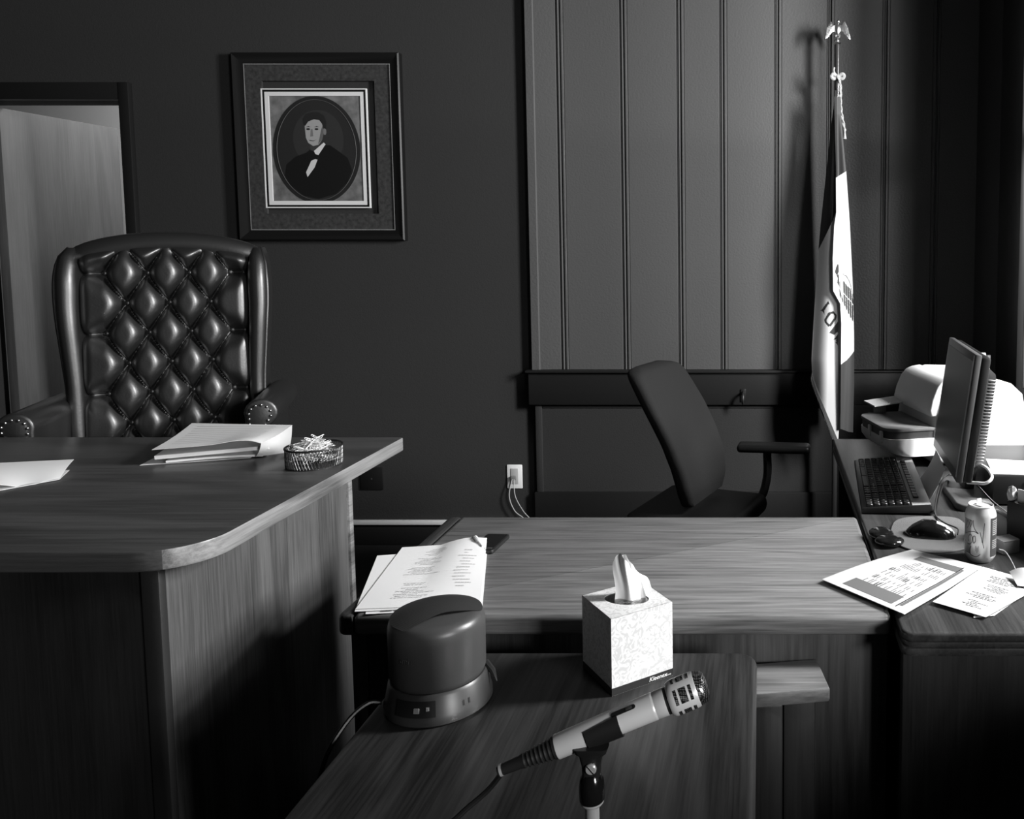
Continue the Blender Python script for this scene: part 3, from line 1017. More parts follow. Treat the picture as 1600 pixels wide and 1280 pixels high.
# carton with an oval opening: side walls plus a top with hole
b = MB()
for (a0, a1, c0, c1) in ((0, bs, 0, .0008), (0, bs, bs - .0008, bs), (0, .0008, .0008, bs - .0008), (bs - .0008, bs, .0008, bs - .0008)):
    b.box(a0, a1, c0, c1, 0, bh)
outer = []; inner = []
for i in range(48):
    a = 2 * PI * i / 48
    c_, s_ = math.cos(a), math.sin(a)
    k = 1 / max(abs(c_), abs(s_))
    outer.append((bs / 2 + bs / 2 * c_ * k, bs / 2 + bs / 2 * s_ * k, bh))
    inner.append((bs / 2 + .038 * c_ * math.cos(.8) - .024 * s_ * math.sin(.8) * -1, bs / 2 + -.038 * c_ * math.sin(.8) + .024 * s_ * math.cos(.8), bh))
outer2 = [(x, y, z - .0009) for x, y, z in outer]; inner2 = [(x, y, z - .0009) for x, y, z in inner]
b.loft([outer, inner, inner2, outer2], closed_ends=False)
b.box(.001, bs - .001, .001, bs - .001, 0, .001)
b.build('carton', tm, t, world=False, angle=20)
b = MB()
for (x0, x1, y0, y1) in ((-.0004, bs + .0004, -.0004, .0), (-.0004, .0, 0, bs), (bs, bs + .0004, 0, bs), (0, bs, bs, bs + .0004)):
    b.box(x0, x1, y0, y1, .0004, .0125)
b.build('bottom_stripe', mat('carton_stripe', .012, .5), t, world=False)
fm = glass('clear_film', .62, .06, .12)
b = MB(); b.poly([(p[0], p[1], bh - .0014) for p in inner]); b.build('film', fm, t, world=False)
b = MB()
for k, (x, y) in enumerate(((.035, .045), (.048, .040), (.060, .032), (.064, .046))):
    for q in range(2):
        b.box(x, x + .012, y + .004 * q, y + .0052 + .004 * q - .003, bh - .0012, bh - .0010)
b.build('film_print', ink, t, world=False)
M = wm(t) @ Matrix.Translation((.066, -.0005, .0030)) @ Matrix.Rotation(PI / 2, 4, 'X')
text('lettering', 'Kleenex', paper, t, M, .0100, .0002, .25)
M = wm(t) @ Matrix.Translation((.097, -.0005, .0032)) @ Matrix.Rotation(PI / 2, 4, 'X')
text('lettering', 'BRAND', paper, t, M, .0030, .0002, .1)
# tissue: pleated fan rising from the slot
tis = thing('tissue', 'white tissue pulled up out of the tissue box', 'tissue', tuple(wm(t) @ V((bs / 2, bs / 2, bh))))
c0 = wm(t) @ V((bs / 2, bs / 2, bh))


TOPS = [(0, .056), (.10, .068), (.26, .0735), (.44, .066), (.50, .060), (.56, .050), (.72, .036), (.88, .022), (1, .006)]


def tissue(u, v):
    x = lerp(-.022, .031, u) + .003 * math.sin(5 * v) * (1 - u)
    top = interp(TOPS, u)
    fold = .0075 * math.sin(u * 8.5 + .8 * v) * (.5 + .5 * v) + .0025 * math.sin(u * 21 + 3 * v) * v
    return c0 + V((x, fold + .010 * (v - .3), -.012 + (top + .012) * v))


MB().grid(tissue, 64, 24).build('front_fold', mat('tissue', .88, .9, spec=.2), tis, angle=80)
MB().grid(lambda u, v: tissue(.05 + .9 * u, v * .93) + V((.004 + .006 * u, .012 + .004 * math.sin(9 * u), -.001)), 48, 20).build('back_fold', MT['tissue'], tis, angle=80)

# ------------------------------------------------------------------ microphone and stand
ma = V((-.225, .872, .869)); mb_ = V((-.067, .905, .9205))
ax = (mb_ - ma).normalized()
Rm = ax.to_track_quat('Z', 'Y').to_matrix().to_4x4()
Mm = Matrix.Translation(ma) @ Rm
ML = (mb_ - ma).length
t = thing('microphone', 'silver microphone with a slotted head aimed at the tissue box', 'microphone', tuple(ma))


def zm(z): return z * 1.125 if z <= .112 else .126 + (z - .112) * .76


def ml(prof, name, mt, seg=40, par=None, cap=True):
    prof = [(r_, zm(z)) for r_, z in prof]
    return MB().lathe(prof, (0, 0, 0), seg, Mm, cap=cap).build(name, mt, par or t)


ml([(0, 0), (.0128, 0), (.0132, .001), (.0142, .055), (.0150, .098), (.0150, .1000), (.0146, .1005), (.0146, .1012), (.0150, .1017), (.0152, .1120), (0, .1120)], 'body', silver)
ml([(0, .112), (.0148, .112), (.0148, .1165), (0, .1165)], 'rubber_ring', blackmat)
hd = ml([(0, .1165), (.0162, .1165), (.0175, .118), (.0192, .1225), (.0196, .127), (.0196, .1575), (.0188, .160)], 'head_shell', silver)
mm_ = bpy.data.materials.new('wire_mesh'); mm_.use_nodes = True
N = mm_.node_tree.nodes; L = mm_.node_tree.links
pb = N['Principled BSDF']; pb.inputs['Roughness'].default_value = .3; pb.inputs['Metallic'].default_value = .9
tc = N.new('ShaderNodeTexCoord'); ck = N.new('ShaderNodeTexVoronoi'); ck.inputs['Scale'].default_value = 520; ck.inputs['Randomness'].default_value = .15
L.new(tc.outputs['Object'], ck.inputs['Vector'])
mr = N.new('ShaderNodeMapRange'); mr.inputs[1].default_value = .35; mr.inputs[2].default_value = .5; mr.inputs[3].default_value = .75; mr.inputs[4].default_value = .03
L.new(ck.outputs['Distance'], mr.inputs[0]); L.new(mr.outputs[0], pb.inputs['Base Color'])
ml([(.0188, .158), (.0186, .164), (.0172, .1705), (.0135, .1745), (.007, .1762), (0, .1766)], 'grille', mm_, par=t, cap=False)
# slots in the head: mesh-backed dark windows framed by the shell
for q in range(5):
    a0 = math.radians(-62 + 72 * q)
    for (z0, z1) in ((.1265, .1310), (.1345, .1455), (.1490, .1535)):
        b = MB()
        nA = 8

        def wp(u, v, lift):
            a = a0 + lerp(-.42, .42, u)
            return Mm @ V(((.0196 + lift) * math.cos(a), (.0196 + lift) * math.sin(a), zm(lerp(z0, z1, v))))
        b.grid(lambda u, v: wp(u, v, .00025), nA, 4)
        o = b.build('slot', mm_, hd)
b = MB()
for (z0, z1) in ((.066, .094),):
    a0 = math.radians(118)
    fr = rrect(z0, z1, -.0026, .0026, .0025, 5)
    b.prism([(p[1], p[0]) for p in fr], .0138, .0152, 'Y', M=Mm @ Matrix.Rotation(a0 - PI / 2, 4, 'Z'))
sw = b.build('switch_plate', blackmat, t)
MB().box(-.0016, .0016, .0150, .0166, .083, .090, .0005, M=Mm @ Matrix.Rotation(math.radians(118) - PI / 2, 4, 'Z')).build('switch', darkgrey, sw)
cpf = [(0, 0), (.0122, 0)]
for k in range(7):
    z = -.004 - .0042 * k; r_ = .0122 - .0006 * k
    cpf += [(r_, z + .0012), (r_ - .0016, z), (r_ - .0016, z - .0012), (r_ - .0004, z - .0024)]
cpf += [(.0068, -.036), (.0060, -.054), (.0052, -.058), (0, -.058)]
con = ml(cpf, 'connector', mat('black_rubber', .018, .42), 24)
ml([(.0056, -.0535), (.0064, -.0535), (.0064, -.0560), (.0056, -.0560)], 'collar_ring', chrome, 20, con)
ce = ma - ax * .057
tag(MB().tube(bez([tuple(ce), (-.298, .862, .826), (-.325, .850, .806), (-.352, .835, .780), (-.372, .82, .70), (-.36, .81, .45), (-.30, .80, .05), (-.24, .79, .008)]), .0030, 8).build('microphone_cable', blackmat, loc=tuple(ce)),
    'thin black cable trailing down from the microphone connector', 'cable')
# stand
pc = ma + ax * .045
SX, SY = -.186, .868
t = thing('microphone_stand', 'black and chrome microphone stand holding the silver microphone', 'microphone stand', (SX, SY, 0))
b = MB()
rin, rout = .0149, .0172
rings = []
for k in range(9):
    z = lerp(.034, .072, k / 8)
    r0 = lerp(.0138, .0146, k / 8) + .0002
    ring = []
    half = lerp(1.75, 1.95, k / 8)
    aa = [lerp(-half, half, i / 20) for i in range(21)]
    dn = -PI / 2 - .50
    ring += [Mm @ V(((r0 + .0022) * math.cos(dn + a), (r0 + .0022) * math.sin(dn + a), z)) for a in aa]
    ring += [Mm @ V((r0 * math.cos(dn + a), r0 * math.sin(dn + a), z)) for a in reversed(aa)]
    rings.append(ring)
b.loft(rings)
clip = b.build('clip', mat('clip_rubber', .014, .38), t)
b = MB()
c_ = ma + ax * .052
b.loft([[tuple(V((SX + dx, SY + dy, z))) for dx, dy in rrect(-w, w, -d_, d_, min(w, d_) * .6, 4)] for (w, d_, z) in ((.0095, .008, .836), (.010, .008, .852), (.013, .008, .864), (.017, .009, c_.z - .018), (.019, .009, c_.z - .0125))])
b.build('swivel_bracket', MT['clip_rubber'], t)
sc_ = MB().lathe([(0, 0), (.0062, 0), (.0062, .002), (.0050, .0032), (0, .0034)], (SX + .001, SY - .0080, .8520), 20, Matrix.Rotation(PI / 2, 4, 'X')).build('screw', chrome, t)
MB().box(-.0055, .0055, -.0118, -.0112, -.0006, .0006, M=Matrix.Translation((SX + .001, SY, .852)) @ Matrix.Rotation(.9, 4, 'Y')).build('screw_slot', blackmat, sc_)
MB().lathe([(0, .811), (.0128, .811), (.0138, .8125), (.0142, .826), (.0130, .836), (.0095, .842), (0, .842)], (SX, SY, 0), 28).build('collar', blackgloss, t)
MB().lathe([(0, .807), (.0115, .807), (.0128, .809), (.0125, .8112), (0, .8112)], (SX, SY, 0), 28).build('ferrule', chrome, t)
MB().lathe([(0, .02), (.0078, .02), (.0078, .807), (0, .807)], (SX, SY, 0), 20).build('pole', chrome, t)
MB().lathe([(0, 0), (.13, 0), (.13, .010), (.11, .018), (.02, .024), (0, .024)], (SX, SY, 0), 36).build('base', blackmat, t)

# ------------------------------------------------------------------ clerk's task chair
t = thing('task_chair', 'dark fabric task chair with a curved backrest behind the centre desk', 'chair', (-.16, 2.85, 0))
wd = V((.33, .94, 0)).normalized()
nm = V((.94, -.33, 0))
prof_b = [(-.262, .56), (-.268, .62), (-.284, .693), (-.314, .776), (-.354, .86), (-.396, .942), (-.428, 1.005), (-.440, 1.030)]


def curve_b(q):
    f = q * (len(prof_b) - 1); i = min(int(f), len(prof_b) - 2); k = f - i
    return lerp(prof_b[i][0], prof_b[i + 1][0], k), lerp(prof_b[i][1], prof_b[i + 1][1], k)


rings = []
for i in range(25):
    q = i / 24
    xb, zb = curve_b(q)
    hw = .192 * interp([(0, .74), (.1, .86), (.3, .97), (.6, 1.0), (.82, .93), (.93, .80), (.98, .62), (1, .45)], q)
    th = .030 * interp([(0, .8), (.1, 1), (.9, 1), (.97, .8), (1, .3)], q)
    cen = V((xb - .026, 2.70, zb - .030)) + wd * .20
    ring = []
    for a, c_ in rrect(-hw, hw, -th, th, th * .95, 5):
        bow = .045 * (a / .235) ** 2
        ring.append(cen + wd * a + nm * (c_ + bow))
    rings.append(ring)
MB().loft(rings).build('backrest', fabric_dark, t, angle=80)
b = MB()
b.box(-.20, .20, -.20, .20, .425, .50, .034, 4, M=Matrix.Translation((-.225, 2.90, 0)) @ Matrix.Rotation(math.radians(-19), 4, 'Z'))
b.build('seat', mat('dark_vinyl', .010, .5, spec=.3), t, angle=60)
b = MB()
b.box(-.135, .135, -.04, .04, .650, .680, .014, 3, M=Matrix.Translation((.045, 3.03, 0)) @ Matrix.Rotation(math.radians(-6), 4, 'Z'))
ar = b.build('armrest', mat('armrest_rubber', .010, .4, spec=.3), t, angle=60)
b = MB(); b.tube(bez([(.02, 3.03, .655), (.02, 3.04, .55), (-.01, 3.02, .47), (-.09, 2.97, .455)], 5), .016, 8); b.build('arm_post', blackmat, ar)
b = MB(); b.tube(bez([(-.25, 2.94, .60), (-.27, 2.95, .50), (-.2, 2.93, .455), (-.12, 2.9, .45)], 5), .018, 8); b.build('back_bar', blackmat, t)
MB().lathe([(0, .10), (.025, .10), (.025, .425), (.06, .427), (0, .43)], (-.13, 2.90, 0), 16).build('gas_column', blackmat, t)
b = MB()
for k in range(5):
    a = 2 * PI * k / 5 + .3
    b.tube([(-.13, 2.90, .11), (-.13 + .27 * math.cos(a), 2.90 + .27 * math.sin(a), .065)], [.026, .016], 8)
b.build('star_base', blackmat, t)
for k in range(5):
    a = 2 * PI * k / 5 + .3
    MB().ball((-.13 + .27 * math.cos(a), 2.90 + .27 * math.sin(a), .027), .027, (1, .8, 1), 10).build('caster', blackmat, t)

# ------------------------------------------------------------------ flag, pole and cord
PX_, PY_ = .329, 3.69
t = thing('flagpole', 'dark flagpole topped with a gilded eagle', 'flagpole', (PX_, PY_, 0))
MB().lathe([(0, .03), (.0125, .03), (.0115, 2.283), (0, 2.283)], (PX_, PY_, 0), 20).build('pole', mat('pole_wood', .05, .18, coat=.6), t)
MB().lathe([(0, 0), (.11, 0), (.11, .012), (.05, .03), (.022, .05), (.018, .10), (.0, .10)], (PX_, PY_, 0), 32).build('base', gold, t)


def grow(b):
    for v in b.bm.verts:
        v.co.z = 1.42 + (v.co.z - 1.42) * 1.048
        v.co.x = PX_ + (v.co.x - PX_) * 1.048


b = MB()
b.lathe([(0, 2.240), (.012, 2.240), (.0165, 2.246), (.012, 2.252), (.0095, 2.256), (.015, 2.262), (.0095, 2.268), (.008, 2.274), (0, 2.276)], (PX_, PY_, 0), 20)
b.ball((PX_, PY_, 2.300), .016, (.85, .9, 1.75), 14)
b.ball((PX_ + .002, PY_ - .006, 2.331), .0095, (.9, 1.1, .95), 12)
b.loft([[(PX_ + .001 + x, PY_ - .012, 2.332 + z) for x, z in ell(0, 0, .004, .004, 8)], [(PX_ - .002 + x, PY_ - .022, 2.327 + z) for x, z in ell(0, 0, .001, .001, 8)]])
b.loft([[(PX_ + x, PY_ + y, 2.283) for x, y in ell(0, 0, .008, .006, 10)], [(PX_ + x, PY_ + .008 + y, 2.262) for x, y in ell(0, 0, .013, .003, 10)]])
for s in (-1, 1):
    leg = [(PX_ + s * .006, PY_, 2.287), (PX_ + s * .008, PY_ - .004, 2.276), (PX_ + s * .007, PY_ - .006, 2.268)]
    b.tube(leg, [.005, .004, .003], 8)
grow(b); fin = b.build('eagle_finial', gold, t, angle=60)
for s in (-1, 1):
    wing = [(.008, 2.318), (.018, 2.318), (.024, 2.331), (.030, 2.333), (.036, 2.322), (.043, 2.305), (.049, 2.285), (.0545, 2.262), (.050, 2.258), (.046, 2.263), (.043, 2.262), (.040, 2.269), (.036, 2.270), (.033, 2.278), (.028, 2.281), (.022, 2.290), (.012, 2.292)]
    b = MB()
    b.prism([(PX_ + s * x, z) for x, z in wing], PY_ - .004, PY_ + .004, 'Y', .0016, 2)
    for k in range(5):                      # feather ridges
        b.tube([(PX_ + s * (.026 + .004 * k), PY_ - .0045, 2.322 - .003 * k), (PX_ + s * (.033 + .0042 * k), PY_ - .0045, 2.284 - .0045 * k)], .0012, 5)
    grow(b); b.build('wing', gold, fin, angle=50)
# cord with bow and tassels
t = thing('flag_cord', 'gold braided cord tied in a bow below the eagle', 'cord', (PX_, PY_ - .02, 2.11))
cm = mat('gold_braid', .50, .6, bump=.9, bscale=420)
b = MB()
cy = PY_ - .024
for s in (-1, 1):
    b.tube(bez([(PX_, cy, 2.105), (PX_ + s * .018, cy - .008, 2.114), (PX_ + s * .026, cy - .006, 2.106), (PX_ + s * .018, cy - .004, 2.096), (PX_, cy, 2.102)], 6), .0075, 8)
b.tube(bez([(PX_ - .006, cy, 2.105), (PX_ - .016, cy - .002, 2.128), (PX_ - .014, cy, 2.142)], 5), .004, 8)
b.ball((PX_, cy - .004, 2.104), .010, seg=10)
grow(b); b.build('bow', cm, t)
for (dx, top, bot, ph) in ((.010, 2.100, 1.93, 0), (.024, 2.09, 1.885, 1.3)):
    pts = [(PX_ + .002 + dx * q ** .8 + .004 * math.sin(6 * q + ph), cy - .012, lerp(top, bot, q)) for q in [i / 24 for i in range(25)]]
    b = MB()
    for k2 in (0, PI):
        b.tube([(p[0] + .0032 * math.cos(i * .9 + k2), p[1] + .0032 * math.sin(i * .9 + k2), p[2]) for i, p in enumerate(pts)], .0036, 6)
    grow(b); tl = b.build('tail', cm, t)
    b = MB()
    e = pts[-1]
    b.lathe([(0, .008), (.006, .005), (.007, 0), (.004, -.006), (.0085, -.036), (0, -.036)], e, 12)
    grow(b); b.build('tassel', cm, tl)

# flag cloth
fl = [mat('flag_blue', .010, .55, spec=.4), mat('flag_white', .60, .7, spec=.3), mat('flag_red', .04, .6, spec=.35), mat('flag_ink', .03, .7)]
t = thing('state_flag', 'furled striped flag with an eagle emblem and letters hanging from its pole', 'flag', (PX_, PY_ - .05, 1.3))
S = 3.52 / 1300.0
FY = PY_ - .05


def fxz(px, py):                            # drawing units of the flag's own design -> metres on the cloth
    return (PX_ + (px - 1307) * .002792, 2.1305 - (py - 120) * .002769)


blueL = [(1240, 0), (1310, 0), (1310, 322), (1303, 330), (1297, 345), (1276, 392), (1240, 470)]
redR = [(1300, 572), (1311, 566), (1322, 560), (1333, 548), (1350, 540), (1350, 720), (1300, 720)]
blueR = [(1290, 0), (1345, 0), (1345, 262), (1320, 265), (1303, 276), (1290, 280)]
# letters, leaning along the cloth
letI = [(1296.3, 472), (1298.6, 476.5), (1296.4, 477), (1291.2, 486), (1291.6, 491.5), (1288.6, 487), (1285, 486), (1287.6, 485.2), (1293.2, 476.5)]
letO = [(1303.5, 486.5), (1308.6, 492), (1308.0, 497), (1300.5, 508), (1296.5, 508.5), (1291.8, 503), (1291.0, 499.5), (1296.6, 488.5)]
letOi = [(1303.5, 490.2), (1305.8, 493), (1305.0, 496), (1298.6, 505), (1296.8, 504.4), (1294.2, 500.8), (1294.8, 498), (1300.3, 490.4)]
letW = [(1310.6, 500.5), (1310.6, 516), (1308.5, 516.5), (1305.4, 520.5), (1298, 517.5)]
letW2 = [(1310.6, 519), (1310.6, 531), (1307, 529), (1309, 526.5), (1304, 527.5)]
letW3 = [(1306.5, 531), (1310.4, 530), (1310.4, 535.5)]
head = [(1306.2, 408), (1307.8, 411), (1308.2, 421), (1306.5, 424.5), (1304, 426), (1301.5, 421), (1303, 415)]
neck = [(1304, 426), (1307.8, 424.5), (1308.6, 429), (1309, 444), (1305.5, 438), (1306.5, 431)]


def wingtest(px, py):
    """a folded wing of long feathers with pale quill lines"""
    if not (1309 < px < 1334): return 0
    top = interp([(1309, 436), (1312.5, 433.5), (1316.5, 435), (1322, 443), (1327.5, 447.5), (1333, 468)], px)
    k = (px - 1309) / 3.3 - .10 * (py - 470) / 30
    f = k - math.floor(k)
    bot = interp([(1309, 459), (1316, 473), (1323, 486), (1327.5, 495), (1334, 504)], px) - 9 * abs(f - .5)
    if not (top + 2.2 * abs(f - .5) < py < bot): return 0
    mid = interp([(1309, 447), (1316, 455), (1322, 462), (1328, 468), (1334, 478)], px)
    return 0 if (f < .13 or abs(py - mid + 3 * abs(f - .5)) < .8) else 1


ARC = [(1309.5, 427), (1314, 424.8), (1319.7, 427), (1325, 435), (1329, 447.5), (1332.5, 464)]


def arc(px, py):
    for (ax_, ay), (bx_, by_) in zip(ARC, ARC[1:]):
        dx, dy = bx_ - ax_, by_ - ay
        q = max(0, min(1, ((px - ax_) * dx + (py - ay) * dy) / (dx * dx + dy * dy)))
        if (px - ax_ - q * dx) ** 2 + (py - ay - q * dy) ** 2 < .45 ** 2: return 1
    return 0


LL = [(150, 1302), (200, 1296), (260, 1290), (350, 1281), (400, 1277), (500, 1271), (560, 1268), (585, 1269)]
LR = [(150, 1305), (250, 1308), (350, 1310), (420, 1314), (480, 1317), (600, 1313), (700, 1309)]


def left_layer(u, v):
    py = lerp(140, 690, v)
    xl = interp(LL, py); xr = interp(LR, py)
    hem = 585 + (690 - 585) * (u ** .85)
    py2 = 140 + (hem - 140) * v
    xl = interp(LL, py2); xr = interp(LR, py2)
    if py2 > 585: xl = 1269
    px = lerp(xl, xr, u)
    x, z = fxz(px, py2)
    am = min(1, max(0, (py2 - 150) / 180))
    y = FY - am * .050 * math.sin(.5 * PI * min(1, u / .55)) ** 1.1 - am * .008 * max(0, u - .55)
    return (x, y, z), px, py2


def lm(u, v):
    _, px, py = left_layer(u, v)
    if inpoly(px, py, blueL): return 0
    px = 1299 + (px - 1299) / 1.10 + 3.4; py = 503 + (py - 503) / 1.10 + 2
    for L_ in (letI, letW, letW2, letW3):
        if inpoly(px, py, L_): return 3
    if inpoly(px, py, letO) and not inpoly(px, py, letOi): return 3
    return 1


RL = [(150, 1301), (260, 1303), (330, 1303), (350, 1300), (400, 1298), (450, 1299), (470, 1310), (500, 1312), (700, 1312)]
RR = [(150, 1311), (180, 1312), (215, 1315), (265, 1320), (350, 1326), (440, 1331), (520, 1334), (600, 1335), (680, 1334)]


def right_layer(u, v):
    py = lerp(150, 668, v) + 10 * v * u
    px = lerp(interp(RL, py), interp(RR, py), u)
    x, z = fxz(px, py)
    am = min(1, max(.15, (py - 150) / 180))
    y = FY - .072 * am + am * (.052 * u ** 1.15 + .006 * math.sin(7 * u + .01 * py))
    return (x, y, z), px, py


def rm(u, v):
    _, px, py = right_layer(u, v)
    if inpoly(px, py, blueR): return 0
    if inpoly(px, py, redR): return 2
    if inpoly(px, py, head) or inpoly(px, py, neck) or wingtest(px, py) or arc(px, py): return 3
    return 1


MB().grid(lambda u, v: left_layer(u, v)[0], 90, 460, mi=lm).build('rear_fold', fl, t, angle=180)
MB().grid(lambda u, v: right_layer(u, v)[0], 90, 520, mi=rm).build('front_fold', fl, t, angle=180)
# the inner roll of cloth around the pole, seen between the folds
MB().grid(lambda u, v: (PX_ + (.016 + .045 * v) * math.cos(PI * (1 - u)) * .9 + .006, FY + .030 - (.018 + .02 * v) * math.sin(PI * u) + .012, lerp(2.01, .66, v)), 16, 30, mi=lambda u, v: 0 if v < .35 else (1 if v < .8 else 2)).build('inner_fold', fl, t, angle=180)
b = MB()      # fringe on the hem
for k in range(70):
    u = k / 69
    p = V(left_layer(u, 1.0)[0])
    l_ = .040 + .006 * random.random()
    b.tube([p + V((0, -.001, .004)), p + V((-.004 - .002 * random.random(), 0, -l_ * .5)), p + V((-.003 + .003 * random.random(), .002, -l_))], .0014, 4)
b.build('fringe', mat('gold_fringe', .10, .8), t)

# ------------------------------------------------------------------ computer corner on the side desk
ZR = .7402
# keyboard
KA = math.radians(-4.0)
t = thing('keyboard', 'black keyboard with a pale grey top strip on the side desk', 'keyboard', (.252, 2.045, ZR), KA)
b = MB()
b.prism([(0, .002), (.175, .006), (.175, .024), (.170, .028), (.004, .016), (0, .013)], 0, .47, 'Y', .002, 2)
kb = b.build('case', blackmat, t, world=False)
b = MB()


def kz(x): return .016 + .012 * x / .17


for row in range(6):
    x0 = .012 + .0185 * row
    y = .008
    while y < .452:
        w = .017
        if row == 0 and .16 < y < .27: w = .10
        if y + w > .460: break
        z = kz(x0)
        b.box(x0, x0 + .0155, y, y + w - .0022, z - .003, z + .0075, .0018, 1)
        y += w + .0012
        if abs(y - .10) < .009 or abs(y - .165) < .009: y += .006
b.build('keys', mat('keycaps', .022, .32), kb, world=False)
MB().prism([(.126, kz(.126) + .0005), (.172, .0285), (.172, .0262), (.126, kz(.126) - .001)], .003, .467, 'Y').build('grey_strip', lightgrey, kb, world=False)
b = MB()
for k in range(14):
    y = .06 + .026 * k
    z = kz(.142)
    b.box(.134, .148, y, y + .022, z - .001, z + .0035, .001, 1)
b.build('media_keys', blackmat, kb, world=False)
b = MB()
for k in range(46):
    rr = random.random
    x0 = .016 + .0185 * int(rr() * 6); y0 = .01 + .018 * int(rr() * 24)
    b.box(x0 + .003, x0 + .007, y0 + .004, y0 + .009, kz(x0) + .0075, kz(x0) + .0079)
b.build('key_legends', lightgrey, kb, world=False)

# mouse mat with gel rest, mouse
t = thing('mouse_mat', 'grey round mouse mat with a glossy dark gel wrist rest', 'mouse mat', (.39, 1.88, ZR))
out = [(.300, 1.885), (.303, 1.835), (.33, 1.795), (.37, 1.778), (.42, 1.785), (.462, 1.812), (.487, 1.86), (.492, 1.93), (.485, 2.00), (.44, 2.02), (.37, 2.015), (.33, 1.99), (.31, 1.94)]
out = [tuple(p)[:2] for p in bez([(x, y, 0) for x, y in out + [out[0]]], 5)[:-1]]
MB().prism(out, ZR, ZR + .004, 'Z', .001, 1).build('mat', mat('mat_cloth', .11, .8, bump=.4, bscale=700), t)
b = MB()
b.ball((.276, 1.875, ZR + .011), .028, (1.05, 1.25, .42), 20)
b.ball((.288, 1.828, ZR + .011), .028, (1.20, .95, .42), 20)
b.build('gel_rest', blackgloss, t, angle=180)
t = thing('computer_mouse', 'black mouse with a shiny silver nose on the round mat', 'mouse', (.392, 1.885, ZR + .004), math.radians(-14))
rings = []
for k in range(15):
    q = k / 14
    x = lerp(-.058, .058, q)
    w = .031 * math.sqrt(max(.02, 1 - abs(2 * q - 1) ** 2.6)); h = .036 * interp([(0, .15), (.12, .55), (.35, .98), (.55, 1), (.8, .72), (.94, .42), (1, .12)], q)
    rings.append([(x, w * math.cos(a), h * max(0, math.sin(a)) ** .8 if math.sin(a) > 0 else 0) for a in [2 * PI * i / 20 for i in range(20)]])
MB().loft(rings).build('shell', blackgloss, t, world=False, angle=80)
rings = []
for k in range(8):
    q = lerp(.62, .97, k / 7)
    x = lerp(-.058, .058, q)
    w = .031 * math.sqrt(max(.02, 1 - abs(2 * q - 1) ** 2.6)); h = .0008 + .036 * interp([(0, .15), (.12, .55), (.35, .98), (.55, 1), (.8, .72), (.94, .42), (1, .12)], q)
    rings.append([(x, w * .8 * math.cos(a), h * math.sin(a) ** .8) for a in [lerp(.45, PI - .45, i / 12) for i in range(13)]])
b = MB()
b.grid(lambda u, v: rings[min(7, int(u * 7 + .5))][min(12, int(v * 12 + .5))], 7, 12)
b.build('button_cover', mat('mouse_silver', .45, .25), t, world=False, angle=80)
tag(MB().tube(bez([(.452, 1.872, ZR + .010), (.458, 1.90, ZR + .014), (.440, 1.95, ZR + .010), (.432, 2.02, ZR + .007), (.450, 2.10, ZR + .020), (.475, 2.16, ZR + .050), (.51, 2.24, ZR + .045), (.55, 2.36, ZR + .01)]), .0019, 6).build('mouse_cable', darkgrey, loc=(.45, 1.88, ZR)),
    'thin grey cable curving up from the mouse past the monitor', 'cable')
tag(MB().tube(bez([(.427, 2.03, ZR + .012), (.44, 2.06, ZR + .004), (.46, 2.12, ZR + .02), (.49, 2.19, ZR + .04), (.53, 2.3, ZR + .01)]), .003, 6).build('keyboard_cable', blackmat, loc=(.45, 2.1, ZR)),
    'thick black cable running from behind the keyboard under the monitor', 'cable')

# monitor
MA = math.radians(-3.2)
t = thing('monitor', 'flat computer monitor with a grey bezel tilted back on the side desk', 'monitor', (.535, 2.23, ZR), 0)
TM = Matrix.Translation((.484, 2.03, .825)) @ Matrix.Rotation(MA, 4, 'Z') @ Matrix.Rotation(math.radians(7.5), 4, 'Y')
mw, mh = .385, .325                         # along y, along z
b = MB()
b.box(0, .016, 0, mw, 0, mh, .003, 2, M=TM)
b.build('bezel', mat('monitor_bezel', .075, .4), t)
b = MB()
b.box(-.0008, .0, .018, mw - .018, .026, mh - .020, M=TM)
b.build('screen', mat('screen_glass', .075, .45, spec=.4), t)
b = MB()
b.box(-.0014, .0002, .004, .016, .012, mh - .004, .0005, 1, M=TM)
b.build('bezel_edge', mat('bezel_silver', .30, .4), t)
b = MB()
b.box(.0165, .040, .002, mw - .002, .002, mh - .004, .006, 2, M=TM)
b.build('rear_shell', blackmat, t)
b = MB()
b.loft([[TM @ V((x, y, z)) for y, z in rrect(y0, y1, z0, z1, .02, 5)] for x, y0, y1, z0, z1 in ((.040, .02, mw - .02, .03, mh - .03), (.070, .05, mw - .05, .04, mh - .05), (.080, .09, mw - .09, .06, mh - .09))])
hs = b.build('housing', blackmat, t)
b = MB()
for k in range(26):
    z = .055 + .0082 * k
    b.box(.042, .066, .026, .034, z, z + .0042, .001, 1, M=TM)
b.build('vent_ribs', midgrey, hs)
b = MB()
b.prism([(.0, .0), (.028, .0), (.060, .20), (.040, .22)], .17, .23, 'Y', .004, 2, M=Matrix.Translation((.545, 2.03, ZR + .015)))
b.build('neck', blackmat, t)
MB().prism(rrect(.497, .592, 2.06, 2.32, .03, 8), ZR, ZR + .018, 'Z', .005, 3).build('foot', mat('foot_grey', .09, .5), t)
# leaning note under the monitor
sheet('paper_sheet', 'grey printed sheet leaning up behind the keyboard below the monitor', [(.436, 2.135, ZR + .002), (.449, 2.335, ZR + .002), (.505, 2.365, ZR + .083), (.486, 2.165, ZR + .083)],
      lambda u, v: -.008 * math.sin(PI * v), m=paper, lines=[(a, b_, c_, d_) for (c_, d_, a, b_) in textrows(.08, .92, .1, .95, 13, .22, seed=5)], lm=bandgrey)

